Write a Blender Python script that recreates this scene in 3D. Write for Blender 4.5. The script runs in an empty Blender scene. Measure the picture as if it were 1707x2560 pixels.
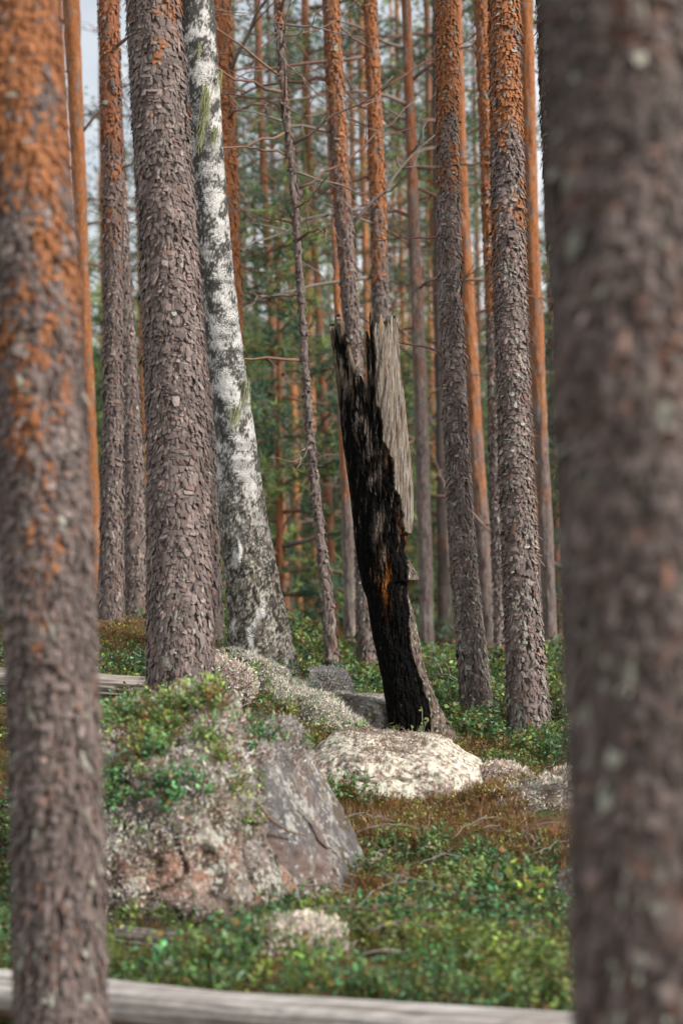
import bpy, bmesh, math
import numpy as np
from mathutils import Vector

# ------------------------------------------------------------------ camera, sky, sun
scene = bpy.context.scene
CZ = 1.70                       # eye height
LENS = 85.0
K = 36.0 / LENS / 2560.0        # metres per photo pixel per metre of distance
cam = bpy.data.cameras.new('camera')
cam.lens = LENS; cam.sensor_fit = 'VERTICAL'; cam.sensor_height = 36.0; cam.sensor_width = 24.0
cam.clip_end = 2000.0
cam.dof.use_dof = True; cam.dof.focus_distance = 14.6; cam.dof.aperture_fstop = 2.0
camo = bpy.data.objects.new('camera', cam); scene.collection.objects.link(camo)
camo.location = (0, 0, CZ); camo.rotation_euler = (math.radians(90), 0, 0)
scene.camera = camo

SUN_AZ, SUN_EL = math.radians(118), math.radians(33)      # clockwise from the view direction
world = bpy.data.worlds.new('World'); scene.world = world; world.use_nodes = True
wn = world.node_tree.nodes; wl = world.node_tree.links
sky = wn.new('ShaderNodeTexSky'); sky.sky_type = 'NISHITA'; sky.sun_disc = False
sky.sun_elevation = SUN_EL; sky.sun_rotation = SUN_AZ
sky.air_density = 1.0; sky.dust_density = 0.3; sky.ozone_density = 1.0
wtc = wn.new('ShaderNodeTexCoord'); wnz = wn.new('ShaderNodeTexNoise')       # broken white cloud over the whole sky
wnz.inputs['Scale'].default_value = 3.0; wnz.inputs['Detail'].default_value = 6
wmr = wn.new('ShaderNodeMapRange'); wmr.inputs['From Min'].default_value = 0.30; wmr.inputs['From Max'].default_value = 0.50
wmx = wn.new('ShaderNodeMix'); wmx.data_type = 'RGBA'; wmx.inputs['B'].default_value = (15.0, 15.4, 16.0, 1)
wl.new(wtc.outputs['Generated'], wnz.inputs['Vector']); wl.new(wnz.outputs['Fac'], wmr.inputs['Value'])
wl.new(wmr.outputs['Result'], wmx.inputs['Factor']); wl.new(sky.outputs['Color'], wmx.inputs['A'])
wl.new(wmx.outputs['Result'], wn['Background'].inputs['Color'])
wn['Background'].inputs['Strength'].default_value = 0.05
sun = bpy.data.lights.new('sun', 'SUN'); sun.energy = 3.6; sun.angle = math.radians(12)
sun.color = (1.0, 0.945, 0.88)
suno = bpy.data.objects.new('sun', sun); scene.collection.objects.link(suno)
sd = Vector((math.sin(SUN_AZ) * math.cos(SUN_EL), math.cos(SUN_AZ) * math.cos(SUN_EL), math.sin(SUN_EL)))
suno.rotation_euler = sd.to_track_quat('Z', 'Y').to_euler()
suno.location = (8, -6, 12)
scene.view_settings.view_transform = 'Standard'; scene.view_settings.look = 'None'
scene.view_settings.gamma = 1.0; scene.view_settings.exposure = 0.58
scene.cycles.use_denoising = True
scene.cycles.max_bounces = 6; scene.cycles.transparent_max_bounces = 4

C = scene.collection
rng = np.random.default_rng(11)
TAU = 2 * math.pi

# ------------------------------------------------------------------ numpy helpers
_perm = np.random.default_rng(5).permutation(256).astype(np.int64)
_perm = np.concatenate([_perm, _perm, _perm])
_g = np.random.default_rng(6).normal(size=(256, 3)); _g /= np.linalg.norm(_g, axis=1)[:, None]

def perlin(x, y, z):
    x, y, z = np.broadcast_arrays(np.asarray(x, float), np.asarray(y, float), np.asarray(z, float))
    xi, yi, zi = np.floor(x).astype(np.int64), np.floor(y).astype(np.int64), np.floor(z).astype(np.int64)
    xf, yf, zf = x - xi, y - yi, z - zi
    u, v, w = [t * t * t * (t * (t * 6 - 15) + 10) for t in (xf, yf, zf)]
    out = 0
    for dx in (0, 1):
        for dy in (0, 1):
            for dz in (0, 1):
                h = _perm[_perm[_perm[(xi + dx) & 255] + ((yi + dy) & 255)] + ((zi + dz) & 255)]
                g = _g[h]
                d = g[..., 0] * (xf - dx) + g[..., 1] * (yf - dy) + g[..., 2] * (zf - dz)
                out = out + d * (u if dx else 1 - u) * (v if dy else 1 - v) * (w if dz else 1 - w)
    return out * 1.5

def fbm(x, y, z, oct=4, gain=0.5):
    s, a, f = 0, 1.0, 1.0
    for i in range(oct):
        s = s + a * perlin(x * f + 17.3 * i, y * f + 5.1 * i, z * f + 9.7 * i)
        a *= gain; f *= 2.03
    return s

def sm(a, b, x):
    t = np.clip((np.asarray(x, float) - a) / (b - a), 0, 1)
    return t * t * (3 - 2 * t)

def col(*c): return np.array(c, float)
def lerp(a, b, t):
    t = np.asarray(t, float)[..., None]
    return a * (1 - t) + b * t

def mesh(name, V, faces, colr=None, mat=None, smooth=True):
    """faces: list of (n, k) index arrays; colr: (nv, 3) per-vertex own colour."""
    V = np.ascontiguousarray(V, dtype=np.float32).reshape(-1, 3)
    if isinstance(faces, np.ndarray): faces = [faces]
    faces = [np.asarray(f, dtype=np.int32) for f in faces if len(f)]
    me = bpy.data.meshes.new(name)
    me.vertices.add(len(V)); me.vertices.foreach_set('co', V.ravel())
    loops = np.concatenate([f.ravel() for f in faces])
    tot = np.concatenate([np.full(len(f), f.shape[1], np.int32) for f in faces])
    start = np.concatenate([[0], np.cumsum(tot)[:-1]]).astype(np.int32)
    me.loops.add(len(loops)); me.loops.foreach_set('vertex_index', loops)
    me.polygons.add(len(tot)); me.polygons.foreach_set('loop_start', start); me.polygons.foreach_set('loop_total', tot)
    me.polygons.foreach_set('use_smooth', np.full(len(tot), smooth, dtype=bool))
    me.update(calc_edges=True); me.validate()
    if colr is not None:
        a = me.attributes.new('Col', 'FLOAT_COLOR', 'POINT')
        c = np.ones((len(V), 4), np.float32); c[:, :3] = np.clip(colr, 0, 1)
        a.data.foreach_set('color', c.ravel())
    if mat: me.materials.append(mat)
    return me

def obj(name, me, parent=None, loc=(0, 0, 0), rot=(0, 0, 0), scale=(1, 1, 1)):
    o = bpy.data.objects.new(name, me); C.objects.link(o)
    o.location = loc; o.rotation_euler = rot; o.scale = scale
    if parent: o.parent = parent
    return o

def tag(o, label=None, cat=None, group=None, kind=None):
    if label: o['label'] = label
    if cat: o['category'] = cat
    if group: o['group'] = group
    if kind: o['kind'] = kind
    return o

def thing(name, label, cat, loc=(0, 0, 0), rotz=0, group=None):
    o = bpy.data.objects.new(name, None); C.objects.link(o)
    o.location = loc; o.rotation_euler = (0, 0, rotz); o.empty_display_size = 0.1
    return tag(o, label, cat, group)

def P(px, py, d):               # photo pixel at distance d -> world
    return np.array([(px - 853.5) * K * d, d, CZ - (py - 1280.0) * K * d])

class Acc:                      # gathers geometry for one mesh
    def __init__(s): s.V = []; s.F = {}; s.C = []; s.n = 0
    def add(s, V, F, c):
        V = np.asarray(V, float).reshape(-1, 3)
        F = F if isinstance(F, list) else [F]
        for f in F:
            f = np.asarray(f); s.F.setdefault(f.shape[1], []).append(f + s.n)
        c = np.asarray(c, float)
        if c.ndim == 1: c = np.broadcast_to(c, V.shape)
        s.V.append(V); s.C.append(c); s.n += len(V)
    def mesh(s, name, mat, smooth=True):
        return mesh(name, np.concatenate(s.V), [np.concatenate(v) for v in s.F.values()], np.concatenate(s.C), mat, smooth)

def tube(path, rad, n=6, cap=True):
    path = np.asarray(path, float); rad = np.broadcast_to(np.asarray(rad, float), (len(path),))
    t = np.gradient(path, axis=0); t /= np.linalg.norm(t, axis=1)[:, None] + 1e-9
    up = np.where(np.abs(t[:, 2:3]) > 0.9, col(1, 0, 0)[None], col(0, 0, 1)[None])
    a = np.cross(t, up); a /= np.linalg.norm(a, axis=1)[:, None] + 1e-9
    b = np.cross(t, a)
    th = np.arange(n) / n * TAU
    V = path[:, None] + rad[:, None, None] * (np.cos(th)[None, :, None] * a[:, None] + np.sin(th)[None, :, None] * b[:, None])
    m = len(path)
    i = np.arange(m - 1)[:, None] * n; j = np.arange(n)[None]
    q = np.stack([i + j, i + (j + 1) % n, i + n + (j + 1) % n, i + n + j], -1).reshape(-1, 4)
    F = [q]
    if cap: F += [np.arange(n)[::-1][None], (np.arange(n) + (m - 1) * n)[None]]
    return V.reshape(-1, 3), F

# ------------------------------------------------------------------ materials
def material(name, rough=0.85, noise=0.25, nscale=40.0, stretch=(1, 1, 1), bump=0.3, bscale=None, bdist=0.01, transl=0.0, spec=0.25, vor=False, speck=()):
    m = bpy.data.materials.new(name); m.use_nodes = True
    nt = m.node_tree; N = nt.nodes; L = nt.links
    bs = N['Principled BSDF']; bs.inputs['Roughness'].default_value = rough
    bs.inputs['Specular IOR Level'].default_value = spec
    at = N.new('ShaderNodeAttribute'); at.attribute_name = 'Col'
    tc = N.new('ShaderNodeTexCoord'); mp = N.new('ShaderNodeMapping'); mp.inputs['Scale'].default_value = stretch
    L.new(tc.outputs['Object'], mp.inputs['Vector'])
    nz = N.new('ShaderNodeTexNoise'); nz.inputs['Scale'].default_value = nscale; nz.inputs['Detail'].default_value = 5
    nz.inputs['Roughness'].default_value = 0.65
    L.new(mp.outputs['Vector'], nz.inputs['Vector'])
    colour = at.outputs['Color']
    if noise > 0:
        mr = N.new('ShaderNodeMapRange'); mr.inputs['From Min'].default_value = 0.3; mr.inputs['From Max'].default_value = 0.7
        mr.inputs['To Min'].default_value = 1 - noise; mr.inputs['To Max'].default_value = 1 + noise
        L.new(nz.outputs['Fac'], mr.inputs['Value'])
        vm = N.new('ShaderNodeVectorMath'); vm.operation = 'SCALE'
        L.new(colour, vm.inputs[0]); L.new(mr.outputs['Result'], vm.inputs['Scale'])
        colour = vm.outputs['Vector']
    for sc, lo, hi, rgb, amt, msc in speck:          # fine crusts and flecks of another colour
        t1 = N.new('ShaderNodeTexNoise'); t1.inputs['Scale'].default_value = sc; t1.inputs['Detail'].default_value = 4; t1.inputs['Roughness'].default_value = 0.6
        L.new(mp.outputs['Vector'], t1.inputs['Vector']); val = t1.outputs['Fac']
        if msc:
            t2 = N.new('ShaderNodeTexNoise'); t2.inputs['Scale'].default_value = msc; t2.inputs['Detail'].default_value = 3
            L.new(mp.outputs['Vector'], t2.inputs['Vector'])
            ad = N.new('ShaderNodeMath'); ad.operation = 'MULTIPLY_ADD'; ad.inputs[1].default_value = 0.8; L.new(t2.outputs['Fac'], ad.inputs[0])
            sb = N.new('ShaderNodeMath'); sb.operation = 'SUBTRACT'; sb.inputs[1].default_value = 0.4; L.new(val, sb.inputs[0]); L.new(sb.outputs[0], ad.inputs[2])
            val = ad.outputs[0]
        m2 = N.new('ShaderNodeMapRange'); m2.inputs['From Min'].default_value = lo; m2.inputs['From Max'].default_value = hi; m2.inputs['To Max'].default_value = amt
        L.new(val, m2.inputs['Value'])
        mx2 = N.new('ShaderNodeMix'); mx2.data_type = 'RGBA'; L.new(m2.outputs['Result'], mx2.inputs['Factor'])
        L.new(colour, mx2.inputs['A']); mx2.inputs['B'].default_value = (*rgb, 1); colour = mx2.outputs['Result']
    L.new(colour, bs.inputs['Base Color'])
    if bump > 0:
        if vor:
            tx = N.new('ShaderNodeTexVoronoi'); tx.feature = 'SMOOTH_F1'; tx.inputs['Scale'].default_value = bscale or nscale
            L.new(mp.outputs['Vector'], tx.inputs['Vector']); hs = tx.outputs['Distance']
        else:
            tx = N.new('ShaderNodeTexNoise'); tx.inputs['Scale'].default_value = bscale or nscale; tx.inputs['Detail'].default_value = 6
            L.new(mp.outputs['Vector'], tx.inputs['Vector']); hs = tx.outputs['Fac']
        bp = N.new('ShaderNodeBump'); bp.inputs['Strength'].default_value = bump; bp.inputs['Distance'].default_value = bdist
        L.new(hs, bp.inputs['Height']); L.new(bp.outputs['Normal'], bs.inputs['Normal'])
    if transl > 0:
        tr = N.new('ShaderNodeBsdfTranslucent'); mx = N.new('ShaderNodeMixShader'); mx.inputs['Fac'].default_value = transl
        L.new(colour, tr.inputs['Color']); L.new(bs.outputs[0], mx.inputs[1]); L.new(tr.outputs[0], mx.inputs[2])
        L.new(mx.outputs[0], N['Material Output'].inputs['Surface'])
    return m

M = dict(
    bark=material('pine_bark', 0.9, 0.35, 60, (1, 1, 0.45), 0.7, 55, 0.012),
    flake=material('bark_flakes', 0.8, 0.25, 90, (1, 1, 0.6), 0.4, 120, 0.004, spec=0.3),
    farbark=material('far_bark', 0.9, 0.3, 25, (1, 1, 0.5), 0.5, 25, 0.02),
    birch=material('birch_bark', 0.85, 0.2, 90, (1, 1, 1.3), 0.7, 70, 0.008,
                   speck=[(110, 0.53, 0.62, (0.03, 0.028, 0.024), 0.8, 6), (60, 0.58, 0.68, (0.22, 0.20, 0.175), 0.6, 0)]),
    leaf=material('leaves', 0.42, 0.0, 10, bump=0, transl=0.3, spec=0.5),
    needle=material('needles', 0.6, 0.0, 10, bump=0, transl=0.4, spec=0.2),
    lichen=material('reindeer_lichen', 0.95, 0.2, 120, bump=0, transl=0.15, spec=0.05),
    rock=material('granite', 0.9, 0.35, 60, bump=0.9, bscale=40, bdist=0.02, spec=0.15,
                  speck=[(38, 0.54, 0.62, (0.40, 0.385, 0.33), 0.85, 5), (70, 0.58, 0.66, (0.035, 0.03, 0.026), 0.8, 9), (26, 0.60, 0.68, (0.10, 0.085, 0.03), 0.7, 4), (120, 0.60, 0.68, (0.46, 0.44, 0.39), 0.7, 0)]),
    slab=material('grey_granite', 0.85, 0.3, 50, bump=0.7, bscale=40, bdist=0.01, spec=0.2,
                  speck=[(34, 0.55, 0.61, (0.36, 0.35, 0.32), 0.75, 5), (90, 0.62, 0.70, (0.04, 0.035, 0.03), 0.6, 0), (18, 0.62, 0.68, (0.11, 0.08, 0.04), 0.7, 3)]),
    crust=material('cream_crust', 0.95, 0.3, 60, bump=0.6, bscale=60, bdist=0.008, spec=0.08,
                   speck=[(45, 0.55, 0.63, (0.26, 0.185, 0.155), 0.7, 0), (28, 0.62, 0.70, (0.07, 0.06, 0.05), 0.7, 6), (80, 0.56, 0.64, (0.66, 0.65, 0.54), 0.7, 0)]),
    wood=material('grey_wood', 0.8, 0.3, 30, (1, 1, 0.06), 0.6, 40, 0.006),
    log=material('peeled_log', 0.7, 0.25, 30, (0.05, 1, 1), 0.4, 40, 0.004),
    char=material('char', 0.95, 0.4, 60, (1, 1, 0.3), 0.8, 50, 0.012, spec=0.08),
    twig=material('twigs', 0.9, 0.2, 50, bump=0),
    ground=material('forest_floor', 0.95, 0.4, 18, bump=0.8, bscale=35, bdist=0.03),
)

# ------------------------------------------------------------------ ground
_by = np.array([-400, 0, 5, 8, 9.5, 10.5, 12, 13.5, 15, 17, 19, 22, 26, 30, 40, 60, 120, 1500.])
_bz = np.array([-1.7, -1.68, -1.68, -1.70, -1.73, -1.74, -1.64, -1.51, -1.39, -1.30, -1.31, -1.48, -1.75, -2.05, -2.5, -2.8, -2.6, -2.6])
BUMPS = []          # (x, y, radius, height)
for px, py, d, r, h in [(1380, 2010, 12.6, 0.45, 0.10), (1010, 1840, 14.4, 0.35, 0.04), (560, 1760, 14.2, 0.35, 0.06),
                        (1150, 2110, 11.9, 0.5, 0.05), (740, 2390, 9.6, 0.25, 0.05)]:
    p = P(px, py, d); BUMPS.append((p[0], p[1], r, h))

def Hg(x, y):
    x = np.asarray(x, float); y = np.asarray(y, float)
    b = np.interp(y, _by, _bz)
    ramp = np.interp(y, [11.2, 14, 17, 21, 30, 45], [0, 0.33, 0.43, 0.36, 0.1, 0])
    b = b + ramp / (1 + np.exp((x + 0.32) / 0.13))
    b = b - 0.05 * sm(-0.6, -1.6, x) * np.exp(-((y - 8.4) / 0.8) ** 2)
    b = b - 0.17 * sm(8.45 - 0.42 * x, 7.95 - 0.42 * x, y + 0.0 * x) * sm(4.0, 6.5, y)
    near = np.exp(-(y / 60.0) ** 2)
    b = b + near * (0.085 * perlin(x * 0.9 + 3, y * 0.9, 1.5) + 0.028 * perlin(x * 2.7, y * 2.7, 4.5))
    b = b + (1 - near) * 0.5 * perlin(x * 0.03, y * 0.03, 8.5)
    for bx, by, r, h in BUMPS:
        b = b + h * np.exp(-((x - bx) ** 2 + (y - by) ** 2) / (r * r))
    return b + CZ

def gpt(px, py, d0=7.0, d1=40.0):      # where the sight line of a photo pixel meets the ground
    d = np.arange(d0, d1, 0.03)
    q = P(px, py, 1.0)
    z = CZ + (q[2] - CZ) * d
    hit = z < Hg(q[0] * d, d)
    d = d[np.argmax(hit)] if hit.any() else d1
    return np.array([q[0] * d, d, float(Hg(q[0] * d, d))])

def axis(a, b, step, lo, hi, grow=1.22):
    v = list(np.arange(a, b + 1e-6, step)); s = step
    while v[-1] < hi: s *= grow; v.append(v[-1] + s)
    s = step
    while v[0] > lo: s *= grow; v.insert(0, v[0] - s)
    return np.array(v)
gx = axis(-4.5, 4.5, 0.06, -900, 900); gy = axis(6.0, 24.0, 0.06, -300, 1500)
X, Y = np.meshgrid(gx, gy)
Z = Hg(X, Y)
nx, ny = len(gx), len(gy)
i = np.arange(ny - 1)[:, None] * nx; j = np.arange(nx - 1)[None]
gq = np.stack([i + j, i + j + 1, i + nx + j + 1, i + nx + j], -1).reshape(-1, 4)
n1 = fbm(X * 1.3, Y * 1.3, 0.3, 3); n2 = fbm(X * 9, Y * 9, 2.2, 2)
gc = lerp(col(0.055, 0.060, 0.018), col(0.13, 0.065, 0.025), sm(-0.35, 0.4, n1 + 0.3 * n2))
gc = lerp(gc, col(0.03, 0.022, 0.012), sm(0.25, 0.8, n2))
Z = Z + np.where((Y < 26) & (Y > 6), 0.018 * n2, 0)
ground = obj('ground', mesh('ground', np.stack([X, Y, Z], -1), gq, gc.reshape(-1, 3), M['ground']))
tag(ground, 'mossy forest floor of the pine wood', 'ground', kind='structure')

# ------------------------------------------------------------------ trunks
GREY = col(0.155, 0.120, 0.108); GREYD = col(0.075, 0.06, 0.055); ORANGE = col(0.30, 0.118, 0.045); RUST = col(0.22, 0.085, 0.04)
LICH = col(0.36, 0.36, 0.29)

class Trunk:
    """rows: (py, x_left, x_right) measured in the photo at distance d; continues to height top."""
    def __init__(s, rows, d, top=15.0, base_py=None, ydrift=0.0, flare=0.0):
        rows = sorted(rows, key=lambda r: -r[0])
        s.d = d
        z = np.array([CZ - (r[0] - 1280) * K * d for r in rows])
        x = np.array([((r[1] + r[2]) / 2 - 853.5) * K * d for r in rows])
        w = np.array([(r[2] - r[1]) / 2 * K * d for r in rows])
        sl = (x[-1] - x[0]) / max(z[-1] - z[0], 0.1)
        slb = (x[1] - x[0]) / max(z[1] - z[0], 0.1)
        zb = z[0] - 0.8; xb = x[0] - 0.8 * slb * 0.6
        wb = w[0] * (1.06 + flare)
        zt = max(top, z[-1] + 1.0)
        xt = x[-1] + (zt - z[-1]) * sl * 0.55
        s.z = np.concatenate([[zb], z, [zt]]); s.x = np.concatenate([[xb], x, [xt]])
        s.w = np.concatenate([[wb], w, [max(0.02, w[-1] * 0.45)]])
        s.yd = ydrift; s.top = zt
        bx = np.interp(z[0], s.z, s.x)
        s.ground = float(Hg(bx, d)); s.base = np.array([np.interp(s.ground, s.z, s.x), d, s.ground])
    def at(s, z):
        # smooth the measured polyline a little
        h = 0.22
        zz = np.asarray(z, float)
        x = sum(np.interp(zz + o, s.z, s.x) for o in (-h, -h / 2, 0, h / 2, h)) / 5
        w = sum(np.interp(zz + o, s.z, s.w) for o in (-h, -h / 2, 0, h / 2, h)) / 5
        return x, s.d + s.yd * (zz - s.ground), w

def ring_grid(zs, n):
    m = len(zs)
    i = np.arange(m - 1)[:, None] * n; j = np.arange(n)[None]
    q = np.stack([i + j, i + (j + 1) % n, i + n + (j + 1) % n, i + n + j], -1).reshape(-1, 4)
    return [q, np.arange(n)[::-1][None], (np.arange(n) + (m - 1) * n)[None]]

def zlevels(t, step, zvis=None):
    lo = t.ground - 0.25
    hi = CZ + 1400 * K * t.d if zvis is None else zvis
    hi = min(hi, t.top)
    a = np.arange(lo, hi, step)
    return np.concatenate([a, np.linspace(hi, t.top, 8)]) if hi < t.top - 0.1 else a

def orange_frac(z, x, y, zo, wid, seed):
    return sm(-wid, wid, (z - zo) + wid * 1.1 * fbm(x * 7 + seed, y * 7, z * 3.0, 4, 0.6))

def pine_trunk(t, parent, n=64, step=0.025, zo=99, owid=0.8, amp=0.008, seed=0, grey=GREY, orange=ORANGE, lich=0.25, mat='bark', fscale=1.0):
    zs = zlevels(t, step)
    x0, y0, w = t.at(zs)
    th = np.arange(n) / n * TAU
    TH, ZZ = np.meshgrid(th, zs)
    W = np.repeat(w[:, None], n, 1)
    cx, sy = np.cos(TH), np.sin(TH)
    # bark relief: stretched plates, deeper and longer towards the foot
    f = fscale / 0.035
    ux, uy = cx * W * f, sy * W * f
    low = sm(1.8, 0.0, ZZ - t.ground)
    r1 = np.abs(perlin(ux * 0.55 + seed, uy * 0.55, ZZ * 5)); r2 = perlin(ux * 1.2, uy * 1.2 + seed, ZZ * 13)
    fur = np.abs(perlin(ux * 0.6 + seed, uy * 0.6, ZZ * 2.2 + 7))
    D = amp * (0.9 * r1 + 0.5 * r2) + amp * 2.0 * np.maximum(low, 0.5) * (np.minimum(fur * 4, 1) - 1)
    wob = 0.03 * W * perlin(cx * 1.1 + seed, sy * 1.1, ZZ * 1.3)
    butt = 1 + 0.16 * np.exp(-np.clip(ZZ - t.ground + 0.05, 0, 9) / 0.12) * (0.8 + 0.6 * np.sin(TH * 4 + seed))
    R = W * butt + D + wob
    V = np.stack([x0[:, None] + R * cx, y0[:, None] + R * sy, ZZ], -1)
    o = orange_frac(ZZ, V[..., 0], V[..., 1], zo, owid, seed)
    nn = fbm(ux * 0.8, uy * 0.8 + seed, ZZ * 14, 3)
    c = lerp(grey, GREYD, sm(0.1, 0.7, nn)); c = lerp(c, RUST, sm(0.25, 0.75, fbm(ux * .3, uy * .3, ZZ * 5 + seed, 2)) * 0.5)
    oc = lerp(orange, RUST, sm(0.0, 0.7, nn)); oc = lerp(oc, GREY * 1.1, sm(0.28, 0.5, fbm(ux * .5, uy * .5 + 3, ZZ * 6 + seed, 3)) * 0.8)
    c = lerp(c, oc, o)
    lm = sm(0.34, 0.55, fbm(ux * 0.45 + 9, uy * 0.45, ZZ * 9 + seed, 3) + 0.12 * low) * lich
    c = lerp(c, LICH, lm)
    base = t.base
    tr = obj('trunk', mesh('trunk', V - base, ring_grid(zs, n), c.reshape(-1, 3), M[mat]), parent)
    return tr

def bark_flakes(t, trunk, n, size=(0.022, 0.04), zo=99, owid=0.8, seed=0, lift=0.006, zmax=None, lich=0.03, grey=GREY, orange=ORANGE, off=0.004):
    r = np.random.default_rng(seed + 100)
    hi = min(CZ + 1350 * K * t.d, t.top) if zmax is None else zmax
    z = r.uniform(t.ground - 0.05, hi, n); th = r.uniform(0, TAU, n)
    x0, y0, w = t.at(z)
    fq = 0.6 / 0.035
    fur = np.abs(perlin(np.cos(th) * w * fq + seed, np.sin(th) * w * fq, z * 2.2 + 7))       # furrows stay bare
    keep = (fur > 0.05 + 0.04 * sm(1.6, 0.1, z - t.ground)) | (r.random(n) < 0.25)
    z, th, x0, y0, w = z[keep], th[keep], x0[keep], y0[keep], w[keep]; n = len(z)
    ca, sa = np.cos(th), np.sin(th)
    patch = fbm(ca * w * 9 + seed, sa * w * 9, z * 2.6, 3)
    low = sm(1.6, 0.1, z - t.ground)
    sx = size[0] * 0.60 * np.exp(r.normal(0, 0.42, n) + 0.45 * patch); sz = size[1] * 0.82 * np.exp(r.normal(0, 0.42, n) + 0.35 * patch) * (1 + 0.3 * low)
    m = 6
    ang = np.arange(m) / m * TAU
    sq = lambda v: np.sign(v) * np.abs(v) ** 0.6
    ang = ang + 0.35
    lx = sq(np.cos(ang))[None] * sx[:, None] * 0.5 * r.uniform(0.65, 1.3, (n, m))
    lz = sq(np.sin(ang))[None] * sz[:, None] * 0.5 * r.uniform(0.65, 1.3, (n, m))
    tw = r.normal(0, 0.2, n)[:, None]
    lx, lz = lx * np.cos(tw) - lz * np.sin(tw), lx * np.sin(tw) + lz * np.cos(tw)
    li = lift * np.exp(r.normal(0, 0.5, n))
    out = off + li[:, None] * (0.5 - lz / sz[:, None]) * 1.2          # lower edge stands proud
    lx = np.concatenate([np.zeros((n, 1)), lx], 1); lz = np.concatenate([np.zeros((n, 1)), lz], 1)
    out = np.concatenate([(off + li * 0.75)[:, None], out], 1)
    R = w[:, None] * (1 + 0.03 * perlin(ca * 1.1 + seed, sa * 1.1, z * 1.3))[:, None] + out
    A = th[:, None] + lx / np.maximum(w[:, None], 0.02)
    zz = z[:, None] + lz
    xx, yy, _ = t.at(zz)
    V = np.stack([xx + R * np.cos(A), yy + R * np.sin(A), zz], -1)
    k = np.arange(n)[:, None, None] * (m + 1)
    tri = np.stack([np.zeros(m, int), 1 + np.arange(m), 1 + (np.arange(m) + 1) % m], -1)[None] + k
    o = orange_frac(z, x0 + w * ca, y0 + w * sa, zo, owid, seed)
    pick = (o + r.normal(0, 1.0, n) * o * (1 - o)) > 0.5
    val = np.exp(r.normal(0.0, 0.24, n) + 0.45 * fbm(ca * w * 16, sa * w * 16 + seed, z * 6, 2))[:, None]
    g = lerp(grey, RUST, (r.random(n) < 0.10) * r.uniform(0.1, 0.45, n)) * val
    oc = lerp(orange, RUST, r.random(n) * 0.7) * np.exp(r.normal(0, 0.15, n))[:, None]
    oc = np.where((r.random(n) < 0.05)[:, None], GREY * 1.1 * val, oc)
    c = np.where(pick[:, None], oc, g)
    lm = (r.random(n) < lich * (1 + 2.0 * low)) & (fbm(x0 * 4 + ca, z * 2.2 + seed, sa, 2) > -0.1)
    c = np.where(lm[:, None], LICH * r.uniform(0.5, 0.95, n)[:, None], c)
    cc = np.repeat(c[:, None], m + 1, 1).reshape(-1, 3)
    f = obj('bark_flakes', mesh('bark_flakes', V.reshape(-1, 3) - t.base, tri.reshape(-1, 3), cc, M['flake'], smooth=False), trunk)
    return tag(f, kind='stuff')

# ------------------------------------------------------------------ needles, crowns, dead limbs (shared meshes)
def blades(c, d, length, width, n, r, spread=0.75):
    """n thin blades at every centre c, along d"""
    m = len(c)
    c = np.repeat(c, n, 0); d = np.repeat(d, n, 0)
    v = d * (1 - spread) + r.normal(size=(m * n, 3)) * spread
    v /= np.linalg.norm(v, axis=1)[:, None] + 1e-9
    s = np.cross(v, r.normal(size=(m * n, 3))); s /= np.linalg.norm(s, axis=1)[:, None] + 1e-9
    L = (length * np.exp(r.normal(0, 0.2, m * n)))[:, None]; Wd = width
    V = np.stack([c - s * Wd / 2, c + s * Wd / 2, c + v * L], 1)
    F = np.arange(m * n * 3).reshape(-1, 3)
    return V.reshape(-1, 3), F

GREENS = [col(0.06, 0.115, 0.075), col(0.10, 0.16, 0.095), col(0.105, 0.145, 0.07), col(0.25, 0.32, 0.11)]

def crown_mesh(seed, h=8.0, rad=2.0, limbs=26, young=False, size=0.1, bl=9):
    r = np.random.default_rng(seed)
    A = Acc(); B = Acc()
    cs, ds, cl = [], [], []
    for q in range(limbs):
        u = (q + r.random()) / limbs
        z = u * h
        if young: ln = rad * (1.02 - u) * r.uniform(0.7, 1.15) + 0.12; rise = r.uniform(-0.15, 0.35)
        else: ln = rad * math.sin(math.pi * (0.12 + 0.86 * u)) ** 0.7 * r.uniform(0.45, 1.1); rise = r.uniform(-0.1, 0.6)
        az = q * 2.4 + r.normal(0, 0.4)
        t = np.linspace(0, 1, 6)
        wob = r.normal(0, 0.06, (6, 3)) * ln; wob[0] = 0
        path = np.stack([np.cos(az) * ln * t, np.sin(az) * ln * t, z + rise * ln * t ** 1.4], -1) + np.cumsum(wob, 0) * 0.6
        V, F = tube(path, np.linspace(0.012 + 0.014 * ln, 0.006, 6), 4)
        B.add(V, F, lerp(RUST, GREY, r.random()))
        ncl = max(2, int(ln / 0.2))
        for c_ in range(ncl):
            tt = r.uniform(0.25 if young else 0.4, 1.0)
            p = np.array([np.interp(tt, t, path[:, k]) for k in range(3)])
            cr = (0.16 if young else 0.3) * r.uniform(0.6, 1.2)
            cnt = int(r.integers(8, 17))
            off = r.normal(size=(cnt, 3)) * [cr, cr, cr * 0.55]
            cs.append(p + off); ds.append(np.tile([math.cos(az) * .4, math.sin(az) * .4, 0.8], (cnt, 1)))
            g = GREENS[r.integers(0, 4)] * r.uniform(0.7, 1.35)
            cl.append(np.tile(g, (cnt, 1)) * r.uniform(0.8, 1.2, (cnt, 1)))
            V, F = tube(np.stack([p, p + off[0] * 0.9]), [0.006, 0.003], 3, False); B.add(V, F, RUST * 0.8)
    cs, ds, cl = np.concatenate(cs), np.concatenate(ds), np.concatenate(cl)
    V, F = blades(cs, ds, size, size * 0.16, bl, r)
    A.add(V, F, np.repeat(cl, bl * 3, 0))
    return A.mesh('foliage', M['needle'], False), B.mesh('limbs', M['twig'])

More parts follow.
